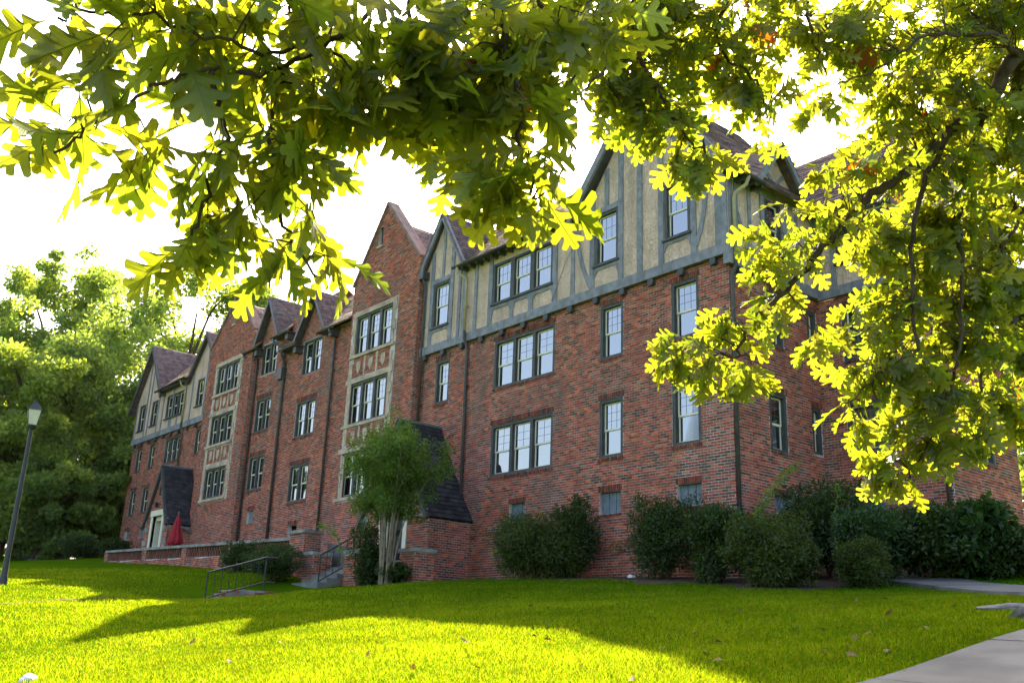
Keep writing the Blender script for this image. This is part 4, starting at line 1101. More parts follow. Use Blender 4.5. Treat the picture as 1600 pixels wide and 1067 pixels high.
# ---- red umbrella on the terrace
ux, uy = -29.45, -2.6; uz = fz(ux)
um = thing('patio_umbrella', 'closed dark red patio umbrella standing on the terrace beside the porch', 'umbrella', (ux, uy, uz))
mb = MB(); mb.tube([(ux, uy, uz), (ux, uy, 7.12)], 0.022, 8); mb.build('pole', M['lead'], um)
mb = MB(); mb.lathe([(0.0, uz + 0.09), (0.12, uz + 0.1), (0.25, uz + 0.06), (0.27, uz), (0, uz)], ux, uy); mb.build('base', M['greystone'], um)
mb = MB(); K = 40; prof = [(0.03, 7.02), (0.1, 6.9), (0.16, 6.65), (0.25, 6.3), (0.36, 5.95), (0.44, 5.7), (0.40, 5.66)]
for i, (r_, z_) in enumerate(prof):
    for j in range(K):
        an = 2 * math.pi * j / K; rr = r_ * (1 + 0.16 * math.cos(8 * an) * min(1, i / 2)) * (0.66 + 0.2 * abs(math.cos(an)))
        zz = z_ + (0.04 * math.cos(8 * an) if i >= 5 else 0)
        mb.v.append((ux + rr * math.cos(an), uy + rr * math.sin(an), zz))
for i in range(len(prof) - 1):
    for j in range(K):
        a, b = i * K + j, i * K + (j + 1) % K; mb.f.append((a, a + K, b + K, b)); mb.c.append(None)
mb.build('canopy', M['red'], um, True)
mb = MB(); mb.lathe([(0, 7.16), (0.03, 7.13), (0.035, 7.08), (0.02, 7.03)], ux, uy, 10); mb.build('finial', M['lead'], um)

# ---- street lamp
lx, ly = -13.83, -13.13; lz = gz(lx, ly)
lamp = thing('street_lamp', 'tall dark lamp post with tapered white lantern at the left edge of the lawn', 'street lamp', (lx, ly, lz))
mb = MB(); mb.lathe([(0.11, lz - 0.1), (0.11, lz + 0.12), (0.09, lz + 0.2), (0.07, lz + 0.6), (0.062, 5.0), (0.05, 6.9), (0.05, 6.98)], lx, ly, 14); mb.build('post', M['iron'], lamp, True)
mb = MB(); mb.lathe([(0.05, 6.96), (0.1, 7.0), (0.135, 7.05), (0.135, 7.08), (0.0, 7.08)], lx, ly, 14); mb.build('collar', M['iron'], lamp)
def frus(mb, b, t, z0, z1, k=4, ph=0.6):
    v = [(lx + r_ * math.cos(ph + 2 * math.pi * j / k), ly + r_ * math.sin(ph + 2 * math.pi * j / k), z_) for r_, z_ in ((b, z0), (t, z1)) for j in range(k)]
    return mb.add(v, [tuple(reversed(range(k))), tuple(range(k, 2 * k))] + [(j, (j + 1) % k, k + (j + 1) % k, k + j) for j in range(k)])
mb = MB(); frus(mb, 0.15, 0.235, 7.09, 7.5); mb.build('lantern_glass', M['lantern'], lamp)
mb = MB(); frus(mb, 0.28, 0.055, 7.5, 7.73); frus(mb, 0.05, 0.045, 7.73, 7.81); mb.build('roof', M['iron'], lamp)
for j in range(4):
    an = 0.6 + math.pi / 2 * j
    mb = MB(); mb.tube([(lx + 0.155 * math.cos(an), ly + 0.155 * math.sin(an), 7.08), (lx + 0.24 * math.cos(an), ly + 0.24 * math.sin(an), 7.51)], 0.01, 6); mb.build('bar', M['iron'], lamp)

# ---- stones and odds and ends on the lawn
def boulder(name, label, x, y, rx, ry, rz, seed, mat='rock', cat='rock', group=None, sink=0.35):
    import bmesh
    bm = bmesh.new(); bmesh.ops.create_icosphere(bm, subdivisions=3, radius=1.0)
    r_ = random.Random(seed); ph = [(Vector((r_.gauss(0, 1), r_.gauss(0, 1), r_.gauss(0, 1))) * 1.7, r_.random() * 6, r_.uniform(0.05, 0.16)) for _ in range(9)]
    z0 = gz(x, y)
    for v in bm.verts:
        s = 1 + sum(a * math.sin(k.dot(v.co) + p) for k, p, a in ph)
        v.co = Vector((x + v.co.x * rx * s, y + v.co.y * ry * s, z0 + v.co.z * rz * s - rz * sink))
    m = bpy.data.meshes.new(name); bm.to_mesh(m); bm.free(); m.materials.append(M[mat])
    return tag(link(bpy.data.objects.new(name, m)), label, cat, group)
boulder('rock', 'larger weathered grey rock half buried in the lawn beside the footpath', 11.1, -9.75, 0.34, 0.3, 0.13, 3)
boulder('rock', 'flat grey rock slab in the lawn just behind the larger rock', 10.4, -8.6, 0.34, 0.2, 0.06, 5)
boulder('stone', 'small white stone at the lower left edge of the lawn', 3.0, -16.64, 0.11, 0.08, 0.06, 8, 'white', 'stone', sink=0.0)
boulder('stone', 'small white stone at the foot of the brick wall between the bushes', -3.05, -0.55, 0.13, 0.1, 0.09, 11, 'white', 'stone', sink=0.0)

# ================================================================ foliage
def rand_unit(n):
    v = rng.normal(size=(n, 3)); return v / np.linalg.norm(v, axis=1, keepdims=True)

def leaf_quads(c, d, nrm, ln, wd, bend=0.0):
    """rhombic leaves: base c, direction d, normal nrm"""
    s = np.cross(nrm, d); s /= np.linalg.norm(s, axis=1, keepdims=True) + 1e-9
    L2 = ln[:, None]; W2 = wd[:, None]
    tip = c + d * L2
    mid = c + d * L2 * 0.45
    a = mid + s * W2 * 0.5; b = mid - s * W2 * 0.5
    return np.stack((c, a, tip, b), 1).reshape(-1, 3)

def foliage(name, blobs, size, mat, pal, parent=None, asp=0.45, out=0.75, shell=0.55, kind='stuff', droop=0.25):
    V, C = [], []
    pal = np.array(pal)
    for (cx, cy, cz_, rx, ry, rz, n) in blobs:
        u = rand_unit(n); r_ = rng.random(n) ** shell
        p = np.array([cx, cy, cz_]) + u * r_[:, None] * np.array([rx, ry, rz])
        d = u * out + rand_unit(n) * 0.9; d[:, 2] -= droop; d /= np.linalg.norm(d, axis=1, keepdims=True)
        nr = rand_unit(n) + np.array([0, 0, 0.7]) + u * 0.3
        ln = size * rng.uniform(0.6, 1.35, n)
        V.append(leaf_quads(p, d, nr, ln, ln * asp)); C.append(pal[rng.integers(0, len(pal), n)] * rng.uniform(0.65, 1.3, (n, 1)))
    o = bulk(name, np.concatenate(V), 4, mat, np.concatenate(C), parent)
    if kind: o['kind'] = kind
    return o

M['leaf'] = leaf_mat('leaf', (0.15, 0.215, 0.055), (0.36, 0.45, 0.06), 0.5, 0.02)
M['shrub'] = leaf_mat('shrub', (0.042, 0.072, 0.013), (0.06, 0.10, 0.010), 0.35, 0.025, 0.4)
M['myrtle'] = leaf_mat('myrtle', (0.10, 0.16, 0.024), (0.17, 0.26, 0.02), 0.4, 0.02)
M['oakleaf'] = leaf_mat('oakleaf', (0.10, 0.112, 0.016), (0.315, 0.34, 0.012), 0.55, 0.025, 0.4)
M['blade'] = leaf_mat('blade', (0.005, 0.102, 0.004), (0.325, 0.405, 0.004), 0.43, 0.0, 0.5)

GREENS = [(1, 1, 1), (0.8, 0.95, 0.8), (1.15, 1.1, 0.8), (0.7, 0.8, 0.75)]
def bush(label, x, y, r, h, size, pal, n, group='shrubs along the building', base=None, squash=1.0, dense=0.6, stems=5, name='shrub', asp=0.45, lumps=9, droop=0.2, z=None):
    zb = gz(x, y) if z is None else z
    h *= 0.93
    t = thing(name, label, 'shrub', (x, y, zb), group)
    bl = []
    for i in range(lumps):
        an = rnd.random() * 6.283; rr = r * (0.62 * math.sqrt(rnd.random())); hz = zb + h * rnd.uniform(0.16, 0.78)
        k = 1 - 0.35 * abs((hz - zb) / h - 0.5)
        bl.append((x + math.cos(an) * rr, y + math.sin(an) * rr * squash, hz, r * 0.48 * k, r * 0.48 * k, h * 0.24, int(n * 1.7) // (lumps + 4)))
    bl.append((x, y, zb + h * 0.54, r * 0.85, r * 0.85 * squash, h * 0.45, int(n * 1.7) // (lumps + 4) * 4))
    for i in range(12):          # uneven shoots breaking the outline
        an = rnd.random() * 6.283; f_ = rnd.uniform(0.2, 1.0); k = r * rnd.uniform(0.85, 1.18) * math.sqrt(max(0.05, 1 - (f_ * 0.95) ** 2) * 0.8 + 0.2)
        bl.append((x + math.cos(an) * k, y + math.sin(an) * k * squash, zb + h * (0.2 + 0.74 * f_) * rnd.uniform(0.92, 1.03), r * 0.16, r * 0.16, h * rnd.uniform(0.06, 0.13), int(n * 0.012)))
    foliage('leaves', bl, size, M['shrub'], pal, t, asp=asp, shell=0.42, droop=droop)
    for i in range(stems):
        an = rnd.random() * 6.283; e = Vector((x + math.cos(an) * r * 0.4, y + math.sin(an) * r * 0.4 * squash, zb + h * rnd.uniform(0.4, 0.7)))
        mb = MB(); mb.tube([(x + rnd.uniform(-.1, .1), y + rnd.uniform(-.1, .1), zb - 0.1), ((x + e.x) / 2 + rnd.uniform(-.05, .05), (y + e.y) / 2, (zb + e.z) / 2), e], [0.025, 0.02, 0.008], 6); mb.build('stem', M['bark'], t)
    return t
DG = [(1, 1, 1), (0.85, 1.0, 0.9), (1.15, 1.1, 0.7), (0.75, 0.85, 0.85)]
YG = [(1.6, 1.35, 0.6), (1.2, 1.2, 0.8), (1.0, 0.9, 0.7), (1.5, 1.1, 0.6)]
BG = [(0.85, 1.1, 1.3), (0.9, 1.2, 1.2), (1.0, 1.15, 1.0), (0.7, 0.9, 0.95)]
bush('dense round dark green clipped bush right behind the spreading yew', -4.65, -0.95, 0.72, 2.4, 0.075, DG, 9000, asp=0.55, lumps=14)
bush('wide spreading olive green yew bush before the brick wall', -5.5, -1.7, 1.5, 2.0, 0.12, YG, 12000, asp=0.22, lumps=14, squash=0.8)
bush('large rounded green bush in front of the right-hand basement window', -1.35, -1.05, 1.18, 2.3, 0.075, GREENS, 11000, lumps=16)
bush('dark leafy bush at the corner of the right wing', 0.55, -1.35, 0.9, 2.0, 0.09, DG, 7000, lumps=12)
bush('brownish green bush with glinting leaves before the building corner', 2.5, -2.0, 1.0, 1.75, 0.085, YG, 9000, asp=0.4, lumps=14)
bush('tall loose green shrub filling the angle of the building', 1.85, 1.1, 1.15, 2.65, 0.12, GREENS, 8000, asp=0.35, lumps=14)
bush('blue green shrub with fan-like sprays right of the corner', 3.4, 0.3, 1.0, 1.85, 0.12, BG, 7000, asp=0.3, lumps=12)
bush('low dark yellowish shrub at the foot of the fan-leaved shrub', 3.85, -0.8, 0.65, 1.1, 0.08, YG, 5000, asp=0.3)
bush('dark glossy shrub under the oak branch near the path', 4.1, 1.4, 1.0, 1.8, 0.11, DG, 6500, lumps=12)
bush('broad-leaved creeper-covered shrub by the far end wall', 4.75, 2.0, 0.95, 1.85, 0.16, BG, 4200, asp=0.75, lumps=12)
bush('low shrub at the right edge below the end wall', 5.5, 2.4, 0.85, 1.25, 0.12, DG, 4500, lumps=9)
bush('small shrub at the right edge behind the far walk', 7.2, 2.6, 0.9, 1.2, 0.12, DG, 4000, lumps=9)
bush('round clipped green bush before the balustrade', -18.6, -4.45, 0.68, 1.15, 0.07, GREENS, 6000, lumps=10)
bush('broad dark round bush beside the tall brick pier', -14.9, -4.85, 1.0, 1.35, 0.07, DG, 8000, lumps=12)
bush('rounded dark bush at the far left end of the terrace', -40.1, -3.6, 1.1, 1.35, 0.11, GREENS, 5000, lumps=10)
bush('loose bush at the foot of the left end wall', -41.5, -1.2, 0.9, 1.2, 0.11, DG, 3500, lumps=9)

def weed(label, x, y, z0, pts, n, size):
    t = thing('sapling', label, 'plant', (x, y, z0))
    P = smooth_line(pts, 6); mb = MB(); mb.tube(P, [0.014 * (1 - i / len(P)) + 0.003 for i in range(len(P))], 6); mb.build('stem', M['palebark'], t)
    bl = [(p.x, p.y, p.z, 0.1, 0.1, 0.09, n) for p in P[len(P) // 4:]]
    foliage('leaves', bl, size, M['myrtle'], [(1.3, 1.5, 0.8), (1.1, 1.3, 0.9)], t, asp=0.4)
weed('bright green feathery shoot rising above the bushes by the corner downspout', 1.6, -1.2, 4.3, [(1.5, -1.3, 3.3), (1.45, -1.2, 4.6), (1.75, -1.1, 5.2), (2.35, -0.9, 5.85)], 26, 0.1)
weed('pale green shoot standing up in the angle of the wings', 2.6, 0.4, 4.5, [(2.5, 0.4, 3.4), (2.5, 0.4, 4.8), (2.65, 0.4, 5.55)], 14, 0.09)
weed('leafy shoot at the left of the spreading yew', -7.2, -1.4, 4.0, [(-6.7, -1.5, 3.5), (-7.0, -1.5, 4.2), (-7.6, -1.5, 4.45)], 16, 0.1)
weed('low green shoot left of the concrete steps', -12.3, -4.3, 4.2, [(-11.6, -4.1, 3.5), (-12.0, -4.3, 4.8), (-12.8, -4.5, 5.2)], 18, 0.1)

# ---- crape myrtle
mx_, my_ = -9.55, -4.0; mz = gz(mx_, my_)
myr = thing('crape_myrtle', 'multi-stemmed crape myrtle with pale bare trunks before the porch', 'tree', (mx_, my_, mz))
bl = []
for i in range(17):
    an = i * 2.4 + rnd.uniform(-.3, .3); rr = rnd.uniform(0.3, 1.85)
    top = Vector((mx_ + math.cos(an) * rr, my_ + math.sin(an) * rr * 0.8, 8.05 - 0.55 * rr + rnd.uniform(-.35, .15)))
    b0 = Vector((mx_ + math.cos(an) * 0.16, my_ + math.sin(an) * 0.16, mz - 0.1)); m1 = b0.lerp(top, 0.5) + Vector((-math.cos(an) * rr * 0.2, -math.sin(an) * rr * 0.2, 0.1))
    mb = MB(); P = smooth_line([b0, m1, top], 8); mb.tube(P, [0.034 * (1 - 0.8 * k / len(P)) for k in range(len(P))], 8); mb.build('trunk', M['palebark'], myr, True)
    for k in range(9, len(P)):
        p = P[k]
        for _ in range(3):
            q = p + Vector((rnd.gauss(0, .27), rnd.gauss(0, .27), rnd.gauss(0, .16)))
            bl.append((q.x, q.y, q.z, 0.23, 0.23, 0.26, 75))
for i in range(30):
    an = rnd.random() * 6.283; zz = rnd.uniform(5.2, 7.3); rr = (1.0 + 1.0 * (zz - 5.0) / 2.3) * math.sqrt(rnd.uniform(0.1, 1))
    bl.append((mx_ + math.cos(an) * rr, my_ + math.sin(an) * rr * 0.85, zz, 0.3, 0.3, 0.26, 230))
foliage('crown', bl, 0.08, M['myrtle'], [(1, 1, 1), (0.8, 0.95, 0.85), (1.25, 1.2, 0.7)], myr, asp=0.5, shell=0.5)
for i in range(7):
    mb = MB(); q = (mx_ - 1.1 + rnd.uniform(-.4, .4), my_ - 1.2 + rnd.uniform(-.3, .3), 6.6 + rnd.uniform(-.3, .3))
    for k in range(12):
        d = Vector((rnd.gauss(0, .05), rnd.gauss(0, .05), rnd.gauss(0, .06))); c = Vector(q) + d
        mb.add([c, c + Vector((.03, .0, .02)), c + Vector((.02, .02, .04)), c + Vector((-.01, .02, .02))], [(0, 1, 2, 3)], (0.6, 0.08, 0.16))
    mb.build('flower', M['brick'], myr)
bush('dark evergreen shrub under the crape myrtle left of its trunks', -11.1, -3.8, 0.65, 2.1, 0.09, DG, 3600, lumps=12)
bush('low leafy shrub at the foot of the crape myrtle trunks', -9.6, -3.7, 0.6, 0.75, 0.09, DG, 2400, lumps=8)

# ================================================================ trees behind
def tree(label, x, y, top, spread, seed, pal, n_leaf=420, leaf=0.3, trunk_r=0.35, blobs=26, low=0.25, name='tree', mat='leaf', group='trees beyond the building'):
    global rnd
    r_ = random.Random(seed); zb = gz(x, y); h = top - zb
    t = thing(name, label, 'tree', (x, y, zb), group)
    mb = MB(); lean = Vector((r_.uniform(-.6, .6), r_.uniform(-.6, .6), 0))
    P = [Vector((x, y, zb - 0.2)), Vector((x, y, zb + h * 0.25)) + lean * 0.3, Vector((x, y, zb + h * 0.55)) + lean, Vector((x, y, zb + h * 0.85)) + lean * 1.4]
    P = smooth_line(P, 5); mb.tube(P, [trunk_r * (1 - 0.85 * k / len(P)) for k in range(len(P))], 8); mb.build('trunk', M['bark'], t, True)
    bl = []
    for i in range(blobs):
        f = low + (1 - low) * (i + r_.random()) / blobs
        w = spread * (0.5 + 0.6 * math.sin(math.pi * min(1, max(0.08, (f - low) / (1 - low) * 0.86 + 0.12))))
        an = r_.random() * 6.283; rr = w * r_.uniform(0.2, 1.15)
        c = Vector((x + math.cos(an) * rr, y + math.sin(an) * rr, zb + h * f * 0.97)) + lean
        s = spread * r_.uniform(0.14, 0.34)
        bl.append((c.x, c.y, c.z, s * 1.25, s * 1.25, s * 0.75, int(n_leaf * 1.1 * (s / (spread * 0.25)) ** 2)))
        for _ in range(2):
            e = Vector((r_.gauss(0, 1), r_.gauss(0, 1), r_.gauss(0, .7))) * s; bl.append((c.x + e.x, c.y + e.y, c.z + e.z, s * 0.6, s * 0.6, s * 0.4, n_leaf // 5))
        if i % 2 == 0:
            st = P[min(len(P) - 1, int(len(P) * max(0.25, f * 0.75)))]
            q = MB(); mid = st.lerp(c, 0.5) + Vector((0, 0, 0.08 * h * r_.random()))
            q.tube(smooth_line([st, mid, c], 4), [trunk_r * 0.4 * (1 - 0.8 * k / 9) for k in range(9)], 6); q.build('branch', M['bark'], t, True)
    foliage('crown', bl, leaf, M[mat], pal, t, asp=0.6, shell=0.6, droop=0.1)
    return t
TG = [(1, 1, 1), (1.25, 1.15, 0.8), (0.8, 0.9, 0.8), (1.1, 1.2, 0.9)]
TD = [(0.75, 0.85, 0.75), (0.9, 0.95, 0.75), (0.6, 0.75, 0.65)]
TY = [(1.5, 1.35, 0.7), (1.2, 1.15, 0.7), (1.0, 1.05, 0.8)]
tree('tallest tree at the left edge, its narrow crown rising against the sky', -66, -0.4, 30.6, 5.6, 1, TG, 900, 0.34, blobs=46, low=0.15)
tree('tall airy tree with open forked limbs behind the left gable', -57.5, 6.5, 29.2, 6.2, 2, TG, 640, 0.32, blobs=44, low=0.2)
tree('tall tree behind the left brick gable, left of the roof ridge', -59, 14, 30.5, 6.4, 3, TG, 640, 0.34, blobs=40, low=0.25)
tree('mid-height leafy tree between the lamp and the building', -53.0, -0.9, 21.0, 4.8, 4, TG, 620, 0.3, blobs=36, low=0.12)
tree('yellow-green tree at the left edge behind the lamp', -50.0, -5.2, 18.6, 4.2, 5, TY, 650, 0.28, blobs=34, low=0.12)
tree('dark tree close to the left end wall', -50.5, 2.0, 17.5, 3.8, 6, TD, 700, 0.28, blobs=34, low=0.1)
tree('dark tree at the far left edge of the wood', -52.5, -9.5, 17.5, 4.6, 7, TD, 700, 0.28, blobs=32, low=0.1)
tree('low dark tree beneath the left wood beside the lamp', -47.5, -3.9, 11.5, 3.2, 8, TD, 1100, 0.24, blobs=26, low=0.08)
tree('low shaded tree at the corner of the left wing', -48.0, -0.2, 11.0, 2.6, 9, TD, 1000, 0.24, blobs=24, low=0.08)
tree('background tree deep in the left wood', -72, 5, 22, 6.5, 10, TD, 800, 0.4, blobs=30, low=0.1)
tree('background tree at the far left of the wood', -70, -12, 22, 6.5, 11, TD, 800, 0.4, blobs=30, low=0.1)
tree('broad tree filling the gap behind the left wood', -82, -2, 26, 8, 12, TG, 800, 0.45, blobs=30, low=0.1)
tree('tree beyond the end wall at the right edge', -1.5, 24, 17.5, 4.5, 13, TG, 700, 0.3, blobs=28, low=0.1)
tree('second tree beyond the end wall, nearer the path', 6.5, 21, 15, 4.0, 14, TG, 700, 0.3, blobs=28, low=0.1)
tree('far tree whose tip shows above the roof valley', -14.5, 22.6, 28.6, 2.2, 15, TG, 260, 0.3, blobs=26, low=0.3)

# ================================================================ oak in the foreground
BRANCH = {
  'a': [(13.64, -14.44, 4.71), (13.57, -15.17, 4.66), (13.43, -15.29, 4.37), (13.3, -15.49, 4.19), (13.16, -15.68, 3.96), (13.03, -15.8, 3.83), (12.89, -16.0, 3.55), (12.78, -16.2, 3.29), (12.68, -16.33, 3.12), (12.61, -16.38, 2.95)],
  'b': [(13.57, -15.17, 4.66), (13.65, -15.57, 4.56), (13.6, -15.8, 4.49), (13.49, -16.05, 4.4), (13.32, -16.17, 4.26), (13.2, -16.31, 4.18)],
  'c': [(13.43, -15.29, 4.37), (13.24, -15.27, 3.97), (13.2, -15.25, 3.62), (13.15, -15.24, 3.22), (13.11, -15.29, 2.95), (13.0, -15.38, 2.66), (12.93, -15.49, 2.46)],
  'd': [(13.3, -15.49, 4.19), (13.15, -15.59, 3.78), (13.08, -15.56, 3.36), (13.08, -15.58, 3.09), (12.95, -15.72, 2.93), (12.82, -15.86, 2.76)],
  'e': [(13.3, -14.48, 3.52), (13.25, -14.79, 3.38), (13.16, -14.98, 3.14), (13.11, -15.04, 2.87)],
  'f': [(13.56, -14.42, 4.15), (13.34, -14.77, 3.99), (13.23, -14.9, 3.65)],
  'g': [(13.42, -17.41, 4.57), (12.94, -17.34, 4.46), (12.78, -17.24, 4.2), (12.83, -17.09, 3.9), (12.87, -17.04, 3.78), (12.94, -16.97, 3.66)],
  'h': [(13.46, -17.17, 4.68), (13.18, -16.98, 4.45), (12.99, -16.93, 4.24), (13.05, -16.74, 4.07), (13.05, -16.65, 3.94)],
  'i': [(13.59, -16.65, 4.85), (13.26, -16.61, 4.6), (13.18, -16.46, 4.37), (13.17, -16.36, 4.21)],
  'j': [(13.62, -18.11, 4.11), (13.29, -18.35, 3.71), (13.3, -18.37, 3.41), (13.31, -18.32, 3.18), (13.29, -18.28, 3.02), (13.32, -18.24, 2.9)],
  'k': [(13.29, -18.35, 3.71), (13.19, -18.67, 3.53), (13.12, -18.79, 3.35), (13.05, -18.98, 3.2), (13.06, -19.19, 3.15), (13.04, -19.42, 3.12), (13.02, -19.56, 3.05)],
  'l': [(13.12, -18.79, 3.35), (13.03, -18.97, 3.16), (13.02, -19.16, 3.07), (13.0, -19.28, 3.0), (12.95, -19.4, 2.86), (12.93, -19.49, 2.74)],
  'm': [(13.03, -18.97, 3.16), (12.99, -18.96, 2.99), (12.98, -18.93, 2.83), (12.99, -18.87, 2.68), (13.04, -18.8, 2.57)],
  'n': [(13.19, -18.67, 3.53), (13.17, -18.61, 3.27), (13.14, -18.59, 3.12)],
  'o': [(13.02, -19.16, 3.07), (12.96, -19.08, 2.92), (12.94, -19.09, 2.77), (12.93, -19.12, 2.63)],
  'p': [(12.78, -17.24, 4.2), (12.71, -17.41, 3.96), (12.67, -17.48, 3.8)],
  'q': [(13.29, -18.35, 3.71), (13.29, -18.13, 3.53), (13.25, -18.02, 3.37)],
}
